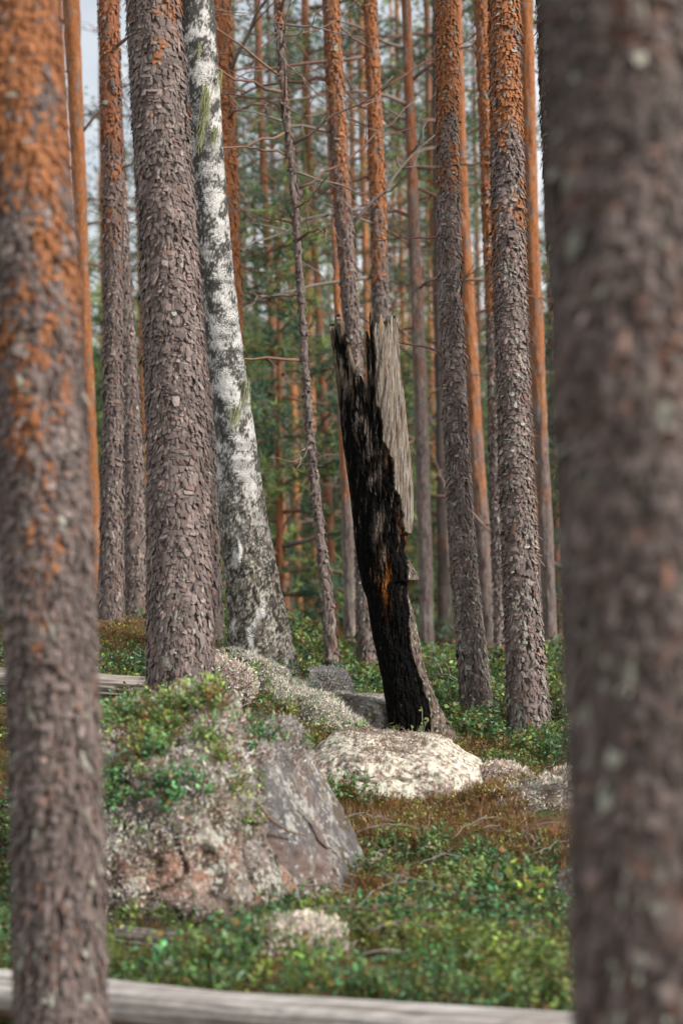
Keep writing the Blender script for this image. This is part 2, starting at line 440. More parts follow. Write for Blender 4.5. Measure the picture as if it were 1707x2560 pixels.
CROWNS = [crown_mesh(40 + q, h=7.0, rad=2.1, limbs=24) for q in range(4)]
YOUNG = [crown_mesh(60 + q, h=4.6, rad=1.35, limbs=40, young=True, size=0.12) for q in range(4)]

def dead_limb(seed):
    r = np.random.default_rng(seed)
    A = Acc(); ln = r.uniform(0.7, 1.7)
    t = np.linspace(0, 1, 9)
    bend = r.uniform(-0.5, 0.35)
    path = np.stack([ln * t, 0 * t, ln * (bend * t ** 2 + r.uniform(-0.1, 0.3) * t)], -1)
    path[1:] += np.cumsum(r.normal(0, 0.022 * ln, (8, 3)), 0)
    cc = lerp(col(0.20, 0.17, 0.155), RUST * 1.1, r.random() * 0.7)
    V, F = tube(path, np.linspace(0.018, 0.004, 9), 6); A.add(V, F, cc)
    for q in range(int(r.integers(3, 8))):
        k = r.integers(2, 8); L = ln * r.uniform(0.15, 0.45)
        dr = r.normal(size=3) + [0.8, 0, 0.1]; dr /= np.linalg.norm(dr)
        tt = np.linspace(0, 1, 5)[:, None]
        sp = path[k] + dr * L * tt + np.cumsum(r.normal(0, 0.025, (5, 3)), 0) * (tt > 0)
        V, F = tube(sp, np.linspace(0.008, 0.002, 5), 4); A.add(V, F, cc * r.uniform(0.8, 1.2))
    return A.mesh('dead_branch', M['twig'])
LIMBS = [dead_limb(80 + q) for q in range(10)]

def add_limbs(t, root, zlist, seed, side=None, scale=1.0):
    r = np.random.default_rng(seed)
    for z in zlist:
        x, y, w = t.at(z)
        az = r.uniform(0, TAU) if side is None else (0 if r.random() < side else math.pi) + r.normal(0, 0.5)
        s = scale * r.uniform(0.6, 1.15)
        obj('dead_branch', LIMBS[r.integers(0, 10)], root,
            (float(x) - t.base[0] + math.cos(az) * float(w) * 0.8, float(y) - t.base[1] + math.sin(az) * float(w) * 0.8, z - t.base[2]),
            (r.uniform(-1.2, 1.2), r.uniform(-0.75, 0.45), az), (s, s, s))

def add_crown(t, root, z, seed, s=1.0):
    r = np.random.default_rng(seed)
    x, y, w = t.at(z)
    f, l = CROWNS[r.integers(0, 4)]
    loc = (float(x) - t.base[0], float(y) - t.base[1], z - t.base[2]); rz = r.uniform(0, TAU)
    c = obj('crown', f, root, loc, (0, 0, rz), (s, s, s))
    tag(obj('limbs', l, c), kind='stuff'); tag(c, kind='stuff')

# ------------------------------------------------------------------ the measured pines
def pine(name, label, rows, d, flakes=0, size=(0.022, 0.04), zo_py=None, owid=0.7, seed=0, n=64, step=0.025, top=17.5,
         crown=12.5, limbs=(), side=None, lich=0.25, amp=0.008, group=None, cat='pine tree', lift=0.006, flare=0.0, grey=GREY, orange=ORANGE, mat='bark', fl_lich=0.025, fscale=1.0, lscale=1.0, cscale=1.0):
    t = Trunk(rows, d, top, flare=flare)
    root = thing(name, label, cat, t.base, 0, group)
    zo = 99 if zo_py is None else CZ - (zo_py - 1280) * K * d
    tr = pine_trunk(t, root, n, step, zo, owid, amp, seed, lich=lich, grey=grey, orange=orange, mat=mat, fscale=fscale)
    if flakes: bark_flakes(t, tr, flakes, size, zo, owid, seed, lift, lich=fl_lich, grey=grey, orange=orange)
    if crown: add_crown(t, root, crown, seed + 7, cscale)
    if len(limbs): add_limbs(t, root, [CZ - (py - 1280) * K * d for py in limbs], seed + 3, side, lscale)
    return t, root

# foreground, out of focus
pine('pine_tree', 'blurred foreground pine, orange bark above and grey below, in front of the peeled log',
     [(2700, 42, 272), (2560, 41, 268), (2178, 38, 256), (1740, 25, 242), (1306, 5, 224), (870, -18, 202), (430, -40, 172), (0, -58, 140)], 7.5,
     flakes=15000, size=(0.022, 0.034), zo_py=620, owid=1.0, seed=1, crown=13.5, lift=0.006, n=72, step=0.02, lich=0.3, grey=GREY * 0.85)
pine('pine_tree', 'thickest and most blurred grey pine trunk, standing in front of all the others',
     [(2700, 1445, 1935), (2560, 1440, 1925), (1900, 1424, 1890), (1280, 1402, 1850), (640, 1384, 1815), (0, 1362, 1780)], 4.7,
     flakes=9000, size=(0.026, 0.036), zo_py=None, seed=2, crown=13.5, lift=0.006, n=80, step=0.02, lich=0.3, fl_lich=0.05, grey=GREY * 0.72)
# sharp zone
pine('pine_tree', 'stout grey-brown pine with shaggy scaly bark rising behind the mossy boulder',
     [(1840, 368, 537), (1740, 370, 533), (1520, 372, 530), (1306, 371, 523), (1100, 372, 516), (870, 362, 509), (640, 354, 494), (430, 343, 478), (200, 330, 462), (0, 318, 447)], 13.0,
     flakes=24000, size=(0.027, 0.042), zo_py=-150, owid=0.7, seed=3, n=96, step=0.02, amp=0.012, crown=12.5, lift=0.007, lich=0.3)
pine('pine_tree', 'grey pine squeezed between the shaggy stout pine and the birch',
     [(1600, 452, 559), (1350, 447, 549), (1126, 440, 540), (800, 428, 518), (400, 415, 498), (0, 400, 480)], 16.5,
     flakes=5000, size=(0.024, 0.036), zo_py=300, seed=4, n=56, crown=12.5)
pine('pine_tree', 'slim brown pine, the left one of a close pair on the heathery knoll',
     [(1525, 244, 312), (1290, 254, 306), (1070, 259, 308), (854, 260, 308), (640, 259, 308), (430, 256, 306), (200, 251, 302), (0, 246, 298)], 18.0,
     flakes=5000, size=(0.022, 0.032), zo_py=420, owid=1.0, seed=5, n=48, crown=12.5, limbs=(120, 420, 700), side=0.5, orange=RUST * 1.15)
pine('pine_tree', 'slim grey pine, the right one of a close pair on the heathery knoll',
     [(1525, 309, 374), (1290, 308, 364), (1070, 306, 354), (854, 301, 340), (540, 282, 318), (0, 262, 292)], 19.0,
     flakes=3500, size=(0.022, 0.032), zo_py=250, seed=6, n=40, crown=12.5)
pine('pine_tree', 'rusty orange pine with crooked side stubs beside the close pair of slim pines',
     [(1540, 222, 256), (1400, 218, 254), (1200, 205, 248), (870, 194, 232), (640, 188, 222), (430, 178, 216), (200, 168, 206), (0, 156, 200)], 25.0,
     flakes=0, zo_py=1650, owid=1.2, seed=7, n=32, step=0.05, crown=12.5, limbs=(60, 180, 330, 420, 560, 660, 760, 980, 1180), side=0.6, lscale=0.9)
pine('pine_tree', 'dark grey pine half hidden behind the blurred orange-topped pine',
     [(1540, -22, 24), (1100, -35, 10), (500, -60, -20), (0, -80, -42)], 17.5, flakes=0, zo_py=900, seed=8, n=32, crown=12.5)
pine('pine_tree', 'orange flaky pine standing close behind the top of the birch',
     [(1600, 580, 650), (1200, 566, 628), (817, 549, 606), (654, 543, 600), (436, 536, 594), (218, 528, 585), (0, 518, 575)], 19.5,
     flakes=3500, size=(0.03, 0.05), zo_py=1250, owid=0.6, seed=9, n=40, crown=12.5, limbs=(20, 190, 300, 540, 640), side=0.85, lich=0.1)
pine('pine_tree', 'spindly dead-looking grey pine no thicker than an arm',
     [(1662, 814, 848), (1520, 806, 836), (1306, 785, 808), (1090, 764, 784), (870, 752, 769), (650, 738, 756), (430, 723, 741), (218, 700, 719), (0, 685, 702)], 17.5,
     flakes=1800, size=(0.02, 0.03), zo_py=60, seed=10, n=24, crown=None, top=8.0, limbs=(30, 60, 90, 120, 150, 190, 230, 245, 260, 290, 330, 360, 390, 430, 470, 520, 560, 600, 740, 900, 1120), lich=0.3, lscale=0.65)
pine('pine_tree', 'straight pine, orange above, its grey shaft seen through the notch of the charred snag',
     [(1655, 893, 944), (1300, 884, 930), (1000, 872, 912), (870, 866, 905), (653, 846, 887), (436, 828, 874), (218, 818, 860), (0, 806, 847)], 19.0,
     flakes=4000, size=(0.022, 0.034), zo_py=380, owid=0.9, seed=11, n=40, crown=12.5, limbs=(200, 330, 560), side=0.3, fl_lich=0.05, orange=ORANGE * 0.9)
pine('pine_tree', 'thin pine with narrow orange upper trunk just left of the notched snag',
     [(1645, 861, 894), (1380, 856, 889), (1190, 850, 880), (780, 836, 853), (550, 827, 842), (0, 805, 819)], 21.5,
     flakes=0, zo_py=1180, owid=0.6, seed=12, n=28, step=0.04, crown=12.5)
pine('pine_tree', 'rusty pine whose shaft drops behind the weathered prong of the snag',
     [(1640, 956, 1002), (1200, 944, 988), (783, 931, 972), (600, 927, 968), (400, 921, 960), (218, 917, 952), (0, 908, 940)], 20.5,
     flakes=3500, size=(0.024, 0.036), zo_py=640, owid=0.8, seed=13, n=40, crown=12.5, limbs=(30, 120, 140, 230, 320, 440, 520, 560, 690), side=0.5)
pine('pine_tree', 'brown branchy pine standing clear to the right of the charred snag',
     [(1632, 1050, 1087), (1300, 1042, 1078), (1000, 1034, 1069), (783, 1027, 1060), (640, 1022, 1052), (300, 1012, 1038), (0, 1003, 1026)], 22.5,
     flakes=0, zo_py=560, owid=0.9, seed=14, n=32, step=0.04, crown=10.0, limbs=(120, 200, 260, 300, 330, 380, 420, 470, 500, 540, 620, 720, 820, 900, 1010, 1100, 1240), side=0.5, orange=RUST * 1.1)
pine('pine_tree', 'grey pine with a curved foot growing in the blueberries right of the snag',
     [(1800, 1156, 1232), (1670, 1147, 1218), (1400, 1127, 1187), (1126, 1113, 1170), (854, 1103, 1156), (640, 1098, 1148), (430, 1094, 1145), (0, 1091, 1141)], 15.5,
     flakes=15000, size=(0.022, 0.034), zo_py=420, owid=0.8, seed=15, n=56, crown=12.5, lich=0.5, fl_lich=0.07, limbs=(590, 900), side=0.0, lscale=0.6)
pine('pine_tree', 'orange-brown pine directly behind the grey pine with the curved foot',
     [(1625, 1206, 1243), (1400, 1190, 1230), (1126, 1170, 1208), (854, 1157, 1194), (545, 1142, 1172), (272, 1134, 1163), (0, 1126, 1152)], 23.0,
     flakes=0, zo_py=1150, owid=0.9, seed=16, n=32, step=0.04, crown=12.5, limbs=(700,), side=1.0)
pine('pine_tree', 'slender orange pine tucked against the left of the stoutest lichen-footed pine',
     [(1645, 1236, 1266), (1400, 1229, 1262), (1126, 1223, 1254), (854, 1217, 1250), (545, 1205, 1241), (272, 1196, 1234), (0, 1185, 1222)], 19.0,
     flakes=3500, size=(0.024, 0.036), zo_py=800, owid=0.9, seed=17, n=36, crown=12.5, fl_lich=0.1)
pine('pine_tree', 'stout pine, orange upper trunk and lichen-spotted grey foot, right of the snag',
     [(1830, 1272, 1376), (1670, 1268, 1358), (1400, 1257, 1340), (1126, 1249, 1326), (854, 1240, 1316), (545, 1232, 1307), (272, 1228, 1302), (0, 1224, 1296)], 14.8,
     flakes=19000, size=(0.024, 0.036), zo_py=330, owid=0.75, seed=18, n=72, step=0.02, amp=0.01, crown=12.5, lich=0.5, fl_lich=0.07, lift=0.008)
pine('pine_tree', 'narrow orange pine showing just right of the stout lichen-footed pine',
     [(1610, 1338, 1364), (1400, 1330, 1357), (1126, 1322, 1350), (854, 1314, 1343), (545, 1306, 1333), (0, 1292, 1318)], 25.0,
     flakes=0, zo_py=1350, owid=0.8, seed=19, n=28, step=0.05, crown=12.5)
pine('pine_tree', 'orange pine with a grey foot beside the thick blurred trunk',
     [(1610, 1358, 1394), (1400, 1349, 1386), (1126, 1335, 1372), (854, 1322, 1360), (545, 1309, 1345), (272, 1305, 1338), (0, 1298, 1331)], 22.0,
     flakes=0, zo_py=1000, owid=0.8, seed=20, n=32, step=0.04, crown=12.5)
pine('pine_tree', 'dark rough-edged pine almost hidden by the thick blurred trunk',
     [(1880, 1425, 1520), (1180, 1398, 1488), (854, 1387, 1474), (545, 1366, 1452), (272, 1352, 1438), (0, 1340, 1424)], 15.0,
     flakes=5000, size=(0.03, 0.045), zo_py=None, seed=21, n=56, crown=12.5, lift=0.007, grey=GREY * 0.6)

# ------------------------------------------------------------------ birch
def build_birch():
    d = 15.5
    rows = [(1660, 566, 740), (1611, 571, 729), (1540, 569, 716), (1470, 566, 706), (1390, 556, 686), (1306, 549, 668), (1200, 543, 653), (1090, 540, 641),
            (980, 528, 622), (870, 516, 609), (760, 503, 592), (650, 493, 582), (540, 484, 571), (430, 476, 562), (327, 470, 557), (218, 461, 549), (100, 453, 543), (0, 447, 535)]
    t = Trunk(rows, d, 14.0, flare=0.12)
    root = thing('birch_tree', 'leaning white birch with black-speckled bark and a dark rough foot', 'birch tree', t.base)
    n = 120; zs = zlevels(t, 0.014)
    x0, y0, w = t.at(zs)
    TH, ZZ = np.meshgrid(np.arange(n) / n * TAU, zs)
    W = w[:, None]; cx, sy = np.cos(TH), np.sin(TH)
    ux, uy = cx * W / 0.03, sy * W / 0.03
    low = sm(1.55, 0.55, ZZ - t.ground + 0.25 * perlin(cx * 1.5, sy * 1.5, ZZ * 1.7))
    rough = fbm(ux * 0.7, uy * 0.7, ZZ * 16, 3)
    fur = np.abs(fbm(ux * 0.45, uy * 0.45, ZZ * 4 + 3, 2))
    R = W * (1 + 0.03 * perlin(cx, sy, ZZ * 1.5)) + 0.006 * rough * (0.5 + low) + 0.016 * low * (np.minimum(fur * 3, 1) - 0.7)
    R = R * (1 + 0.12 * np.exp(-np.clip(ZZ - t.ground, 0, 9) / 0.18) * np.sin(TH * 3 + 1))
    V = np.stack([x0[:, None] + R * cx, y0[:, None] + R * sy, ZZ], -1)
    fine = fbm(ux * 1.7, uy * 1.7, ZZ * 60, 3, 0.8)
    mid = fbm(ux * 0.35, uy * 0.35 + 4, ZZ * 9, 3)
    hor = fbm(ux * 0.15, uy * 0.15, ZZ * 22, 2)
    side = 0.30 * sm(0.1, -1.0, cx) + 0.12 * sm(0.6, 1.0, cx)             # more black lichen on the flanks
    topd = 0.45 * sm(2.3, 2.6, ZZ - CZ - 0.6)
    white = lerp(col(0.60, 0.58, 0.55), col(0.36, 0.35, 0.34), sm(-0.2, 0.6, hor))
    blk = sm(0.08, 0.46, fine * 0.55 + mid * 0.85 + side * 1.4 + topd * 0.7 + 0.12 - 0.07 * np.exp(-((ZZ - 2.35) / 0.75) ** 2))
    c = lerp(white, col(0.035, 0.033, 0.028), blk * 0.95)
    brown = lerp(col(0.16, 0.13, 0.10), col(0.03, 0.025, 0.02), sm(-0.15, 0.25, rough + 0.5 * fine))
    brown = lerp(brown, col(0.42, 0.395, 0.34), sm(0.12, 0.32, -fine + 0.3 * mid) * 0.85)
    brown = lerp(brown, col(0.6, 0.58, 0.55), sm(0.45, 0.6, fbm(ux * 0.3 + 5, uy * 0.3, ZZ * 3.5, 3)) )
    c = lerp(c, brown, low)
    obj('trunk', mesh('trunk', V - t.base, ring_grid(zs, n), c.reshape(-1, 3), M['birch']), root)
    # leaf crown high above the frame
    r = np.random.default_rng(3); A = Acc(); B = Acc(); cs = []
    for q in range(26):
        z = 8 + 6 * (q + r.random()) / 26; x, y, w_ = t.at(z)
        az = q * 2.4; ln = r.uniform(0.8, 2.2) * (1.2 - (z - 8) / 7)
        s = np.linspace(0, 1, 5)[:, None]
        path = np.array([float(x), float(y), z]) - t.base + s * np.array([math.cos(az), math.sin(az), 0.5]) * ln
        V_, F_ = tube(path, np.linspace(0.025, 0.005, 5), 4); B.add(V_, F_, col(0.2, 0.17, 0.15))
        cs.append(path[r.integers(1, 5, 26)] + r.normal(0, 0.25, (26, 3)))
    cs = np.concatenate(cs)
    V_, F_ = blades(cs, np.tile([0, 0, -1.0], (len(cs), 1)), 0.07, 0.05, 5, r); A.add(V_, F_, col(0.09, 0.15, 0.03))
    cr = obj('crown', A.mesh('crown', M['leaf'], False), root); obj('limbs', B.mesh('limbs', M['twig']), cr)
    return t
birch_t = build_birch()

def beard(px, py, d, length, width, count, seed, label):
    r = np.random.default_rng(seed); A = Acc(); p0 = P(px, py, d)
    for q in range(count):
        s = np.linspace(0, 1, 6)[:, None]
        ln = length * r.uniform(0.45, 1.0)
        st = np.array([r.normal(0, width), r.normal(0, 0.006), -r.uniform(0, 0.35) * length])
        path = st + s * np.array([r.normal(-0.1, 0.06) * ln, r.normal(0, 0.02), -ln]) + np.cumsum(r.normal(0, 0.0035, (6, 3)), 0)
        V, F = tube(path, np.linspace(0.0022, 0.0012, 6), 3, False)
        A.add(V, F, lerp(col(0.34, 0.36, 0.17), col(0.5, 0.5, 0.32), r.random()))
    return tag(obj('beard_lichen', A.mesh('beard_lichen', M['lichen']), None, p0), label, 'lichen', 'beard lichen on the birch')
dB = birch_t.d
beard(520, 205, dB - 0.135, 0.28, 0.012, 46, 1, 'long yellow-green beard lichen hanging down the front of the birch')
beard(505, 300, dB - 0.135, 0.17, 0.010, 34, 2, 'lower tip of yellow-green beard lichen on the birch front, left strand')
beard(538, 310, dB - 0.13, 0.14, 0.010, 30, 3, 'short beard lichen wisp beside the long one on the birch front')
beard(499, 105, dB - 0.13, 0.09, 0.006, 16, 4, 'small beard lichen tuft highest on the birch front')
beard(553, 175, dB - 0.09, 0.12, 0.008, 18, 5, 'pale beard lichen on the birch edge against the orange pine')
beard(615, 940, dB - 0.10, 0.26, 0.012, 36, 6, 'beard lichen on the birch edge halfway up the trunk')
beard(592, 1010, dB - 0.14, 0.14, 0.014, 30, 7, 'slanting yellowish beard lichen on the mid birch trunk')
beard(655, 1215, dB - 0.03, 0.30, 0.009, 34, 8, 'beard lichen hanging free from the lower birch edge above its rough foot')

# ------------------------------------------------------------------ the charred snag
def build_snag():
    d = 14.5
    L = [(786, 823), (824, 823), (875, 831), (939, 839), (1028, 849), (1117, 857), (1181, 867), (1245, 875), (1308, 882), (1360, 887), (1413, 894), (1464, 905),
         (1495, 916), (1535, 922), (1592, 930), (1643, 943), (1694, 953), (1757, 963), (1808, 972), (1850, 976), (1900, 980)]
    Rr = [(786, 990), (819, 992), (926, 999), (1002, 1010), (1079, 1017), (1155, 1025), (1219, 1031), (1296, 1031), (1332, 1026), (1339, 1017), (1359, 1016), (1375, 1009),
          (1408, 1024), (1433, 1042), (1449, 1045), (1453, 1016), (1490, 1019), (1515, 1027), (1566, 1040), (1617, 1050), (1668, 1058), (1694, 1068), (1745, 1088), (1790, 1110), (1812, 1126), (1850, 1150), (1900, 1160)]
    TOP = [(-1, 832), (-.95, 823), (-.91, 836), (-.87, 806), (-.84, 787), (-.80, 804), (-.74, 812), (-.68, 812), (-.62, 832), (-.52, 862), (-.48, 905), (-.40, 928), (-.30, 944),
           (-.2, 958), (-.12, 969), (-.05, 956), (-.01, 925), (.005, 872), (.02, 840), (.10, 833), (.15, 850), (.18, 876), (.21, 800), (.24, 798), (.29, 806), (.36, 806), (.41, 819),
           (.46, 806), (.52, 796), (.57, 809), (.62, 830), (.68, 812), (.75, 816), (.81, 796), (.86, 806), (.92, 796), (.97, 812), (1, 832)]
    BACK = [(-1, 832), (-.9, 840), (-.8, 870), (-.6, 930), (-.45, 985), (.2, 990), (.35, 930), (.5, 840), (.7, 815), (.85, 812), (1, 832)]
    f = lambda pts, v: np.interp(v, [p[0] for p in pts], [p[1] for p in pts])
    base_py = 1280 + (CZ - float(Hg((1010 - 853.5) * K * d, d))) / (K * d)
    n, m = 300, 430
    th = np.arange(n) / n * TAU
    cx, sy = np.cos(th), np.sin(th)
    fr = sm(-0.12, 0.12, -sy)
    toppy = f(TOP, cx) * fr + f(BACK, cx) * (1 - fr)
    r = np.random.default_rng(8)
    toppy = toppy + 7 * np.interp(np.arange(n), np.arange(0, n, 3), r.normal(0, 1, n // 3)) - 14 * np.maximum(0, np.interp(np.arange(n), np.arange(0, n, 6), r.normal(0, 1, n // 6)))
    v = np.linspace(0, 1, m)[:, None]
    bot = base_py + 45
    PY = bot + v * (toppy[None] - bot)                      # (m, n)
    xl, xr = f(L, PY), f(Rr, PY)
    # only the right edge carries the nicks; on the front face they fade
    c0 = (xl + xr) / 2; hw = (xr - xl) / 2
    CX = np.broadcast_to(cx, PY.shape); SY = np.broadcast_to(sy, PY.shape)
    PX = c0 + hw * CX
    smooth_hw = f([(786, 84), (1000, 81), (1250, 79), (1400, 64), (1600, 54), (1750, 62), (1830, 78), (1900, 88)], PY)
    # classes
    bw = f([(780, 931), (913, 936), (1002, 937), (1061, 953), (1104, 957), (1155, 979), (1219, 981), (1245, 997), (1283, 1004), (1329, 1006), (1345, 1030)], PY)
    jag = 5 * fbm(PX * 0.05, PY * 0.035, 1.0, 3)
    front = SY < 0.35
    wood = (PX + jag > bw) & (PY < 1338) & ((SY < 0.5) | (CX > 0.3))
    bb = f([(1440, 1016), (1490, 1017), (1592, 1021), (1643, 1029), (1694, 1047), (1757, 1068), (1808, 1072), (1900, 1080)], PY)
    bark = (PX + jag * 0.6 > bb) & (PY > 1400)
    zz = CZ - (PY - 1280) * K * d
    gr = fbm(PX * 0.14 + 0.02 * PY, SY * 7, PY * 0.008, 3)             # grain
    blocks = fbm(PX * 0.05, SY * 4, PY * 0.022, 4)
    crk = np.abs(perlin(PX * 0.07, SY * 3 + 5, PY * 0.012))
    blk2 = np.abs(perlin(PX * 0.13, SY * 6, PY * 0.07 + 3))
    D = np.where(wood, 0.018 + 0.009 * gr, 0.010 * blocks + 0.010 * (np.minimum(crk * 4, 1) - 1) + 0.006 * (np.minimum(blk2 * 5, 1) - 1))
    D = np.where(bark, 0.012 + 0.010 * fbm(PX * .09, SY * 5, PY * .05, 3), D)
    edge = (1 - np.abs(SY)) ** 2
    hwm = hw * K * d
    R_x = hwm + D * (1 - 0.75 * np.abs(CX) ** 4)
    R_y = smooth_hw * K * d * 0.85 + D
    V = np.stack([(c0 - 853.5) * K * d + R_x * CX, d + R_y * SY, zz], -1)
    base = np.array([(1010 - 853.5) * K * d, d, CZ - (base_py - 1280) * K * d])
    # own colours
    wc = lerp(col(0.17, 0.135, 0.105), col(0.055, 0.04, 0.03), sm(-0.15, 0.35, fbm(PX * 0.30, SY * 9, PY * 0.006, 3)))
    wc = lerp(wc, col(0.27, 0.245, 0.215), sm(0.10, 0.4, fbm(PX * 0.4 + 7, SY * 9, PY * 0.012, 2)) * 0.85)
    wc = lerp(wc, col(0.20, 0.11, 0.05), sm(0.35, 0.6, fbm(PX * 0.12 + 3, SY * 4, PY * 0.01, 2)) * 0.7)
    cc = np.broadcast_to(col(0.005, 0.0046, 0.0043), V.shape)
    pt = fbm(PX * 0.09 + 4, SY * 3, PY * 0.013, 4, 0.65)
    upper = f([(780, 0.36), (950, 0.26), (1080, 0.10), (1200, -0.08), (1300, -0.22), (1400, -0.32), (1900, -0.45)], PY)
    cc = lerp(cc, lerp(col(0.05, 0.037, 0.029), col(0.095, 0.078, 0.066), sm(-.2, .5, gr)), sm(0.20, 0.30, pt * 0.8 + upper))
    lp = sm(-0.25, -0.5, CX) * sm(1010, 930, PY)
    cc = lerp(cc, lerp(col(0.11, 0.085, 0.06), col(0.20, 0.165, 0.125), sm(-.2, .5, gr)), lp * sm(-0.25, 0.1, pt + 0.1))
    amb = np.exp(-((PX - 1010) / 9) ** 2 - ((PY - 1310) / 34) ** 2) + 0.8 * np.exp(-((PX - 962) / 11) ** 2 - ((PY - 1470) / 50) ** 2) + 0.7 * np.exp(-((PX - 958) / 12) ** 2 - ((PY - 1430) / 40) ** 2) \
        + 0.6 * np.exp(-((PX - 975) / 10) ** 2 - ((PY - 1150) / 40) ** 2)
    cc = lerp(cc, col(0.24, 0.085, 0.018), np.clip(amb, 0, 1) * sm(-0.05, 0.2, pt + 0.2 * gr + 0.1))
    pale = np.exp(-((PX - 948) / 11) ** 2 - ((PY - 1318) / 34) ** 2) + 0.8 * np.exp(-((PX - 958) / 7) ** 2 - ((PY - 1400) / 28) ** 2) + 0.7 * np.exp(-((PX - 928) / 14) ** 2 - ((PY - 1170) / 45) ** 2)
    cc = lerp(cc, col(0.15, 0.12, 0.10), np.clip(pale * 1.3, 0, 1) * sm(-0.25, 0.1, blocks + 0.3 * gr))
    kc = lerp(col(0.13, 0.095, 0.075), col(0.03, 0.024, 0.02), sm(-0.1, 0.4, fbm(PX * .12, SY * 6, PY * .05, 3)))
    kc = lerp(kc, LICH, sm(0.38, 0.6, fbm(PX * .2, SY * 6 + 3, PY * .13, 2)) * 0.8)
    Cc = np.where(wood[..., None], wc, np.where(bark[..., None], kc, cc))
    # outer faces split into the three parts, inner wall with the char
    i = np.arange(m - 1)[:, None] * n; j = np.arange(n)[None]
    q = np.stack([i + j, i + (j + 1) % n, i + n + (j + 1) % n, i + n + j], -1).reshape(-1, 4)
    cls = np.where(wood, 1, np.where(bark, 2, 0)).ravel()
    fc = np.max(cls[q], axis=1)
    root = thing('charred_snag', 'broken charred tree snag with a forked jagged top and pale weathered wood on one prong', 'dead tree', base)
    Vf = V.reshape(-1, 3) - base; Cf = Cc.reshape(-1, 3)
    # inner wall
    m2 = 60; vi = np.linspace(0, 1, m2)[:, None]
    PYi = toppy[None] + vi * (1130 - toppy[None])
    xl, xr = f(L, PYi), f(Rr, PYi); c1 = (xl + xr) / 2; h1 = (xr - xl) / 2
    thk = 0.16 + 0.30 * vi
    kx = (h1 * (1 - thk)) * K * d; ky = 0.85 * f([(786, 84), (1000, 81), (1250, 79)], PYi) * K * d * (1 - thk)
    Vi = np.stack([(c1 - 853.5) * K * d + kx * cx, d + ky * sy + 0 * kx, CZ - (PYi - 1280) * K * d], -1).reshape(-1, 3) - base
    ii = np.arange(m2 - 1)[:, None] * n
    qi = np.stack([ii + j, ii + n + j, ii + n + (j + 1) % n, ii + (j + 1) % n][::-1], -1).reshape(-1, 4)
    n0 = len(Vf)
    rim = np.stack([(m - 1) * n + np.arange(n), (m - 1) * n + (np.arange(n) + 1) % n, n0 + (np.arange(n) + 1) % n, n0 + np.arange(n)], -1)
    cap = (n0 + (m2 - 1) * n + np.arange(n))[None]
    allV = np.concatenate([Vf, Vi]); inner = np.tile(col(0.02, 0.015, 0.012), (len(Vi), 1))
    inner[:n] = Cf[(m - 1) * n:]
    allC = np.concatenate([Cf, inner])
    def part(name, faces, mat):
        used = np.unique(np.concatenate([x.ravel() for x in faces])); mp = np.zeros(len(allV), int); mp[used] = np.arange(len(used))
        return obj(name, mesh(name, allV[used], [mp[x] for x in faces], allC[used], mat, smooth=False), root)
    part('charred_core', [q[fc == 0], qi, rim, cap], M['char'])
    tag(part('weathered_slab', [q[fc == 1]], M['wood']), 'pale grey weathered wood slab')
    tag(part('bark_strip', [q[fc == 2]], M['bark']), 'brown bark strip with lichen at the foot')
    return base
snag_base = build_snag()

# ------------------------------------------------------------------ boulders
def ico(sub):
    bm = bmesh.new(); bmesh.ops.create_icosphere(bm, subdivisions=sub, radius=1.0)
    V = np.array([v.co[:] for v in bm.verts]); F = np.array([[v.index for v in f.verts] for f in bm.faces]); bm.free()
    return V, F
ICO6, ICO5, ICO4 = ico(7), ico(6), ico(5)

def rock_shape(N, planes, p=12.0):
    s = np.zeros(len(N))
    for a, h in planes:
        a = np.array(a, float); a /= np.linalg.norm(a)
        s += (np.maximum(N @ a, 0) / h) ** p
    return s ** (-1.0 / p)

def rock_colour(V, kind, seed):
    x, y, z = V.T
    fq = 34 if kind == 'pale' else 26
    a = fbm(x * 6 + seed, y * 6, z * 6, 4); b = fbm(x * fq, y * fq + seed, z * fq, 3); c_ = fbm(x * 3, y * 3 + seed, z * 3 + 2, 3)
    if kind == 'granite':
        c = lerp(col(0.23, 0.18, 0.16), col(0.36, 0.20, 0.145), sm(-0.15, 0.4, c_))
        c = lerp(c, col(0.085, 0.068, 0.055), sm(0.0, 0.4, -a))
        c = lerp(c, col(0.50, 0.48, 0.42), sm(0.15, 0.5, a * 0.8 + b * 0.5) * 0.45)
        c = lerp(c, col(0.11, 0.075, 0.04), sm(0.22, 0.45, fbm(x * 4 + 9, y * 4, z * 2.5, 3)) * 0.8)
    elif kind == 'slab':
        c = lerp(col(0.17, 0.155, 0.155), col(0.23, 0.165, 0.14), sm(0.0, 0.5, c_))
        c = lerp(c, col(0.50, 0.49, 0.46), sm(0.1, 0.5, a * 0.8 + b * 0.5) * 0.5)
        c = lerp(c, col(0.12, 0.085, 0.05), sm(0.35, 0.5, fbm(x * 5 + 9, y * 5, z * 5, 3)) * 0.8)
    elif kind == 'pale':
        c = lerp(col(0.58, 0.56, 0.45), col(0.27, 0.185, 0.155), sm(-0.05, 0.22, -b * 0.8 - 0.25 * a + 0.02))
        c = lerp(c, col(0.10, 0.09, 0.08), sm(0.35, 0.55, -b * 0.6 + 0.5 * c_))
    else:
        c = lerp(col(0.23, 0.20, 0.185), col(0.42, 0.40, 0.36), sm(0.0, 0.35, a * 0.6 + b * 0.5))
        c = lerp(c, col(0.10, 0.08, 0.06), sm(0.1, 0.45, -a))
    return c

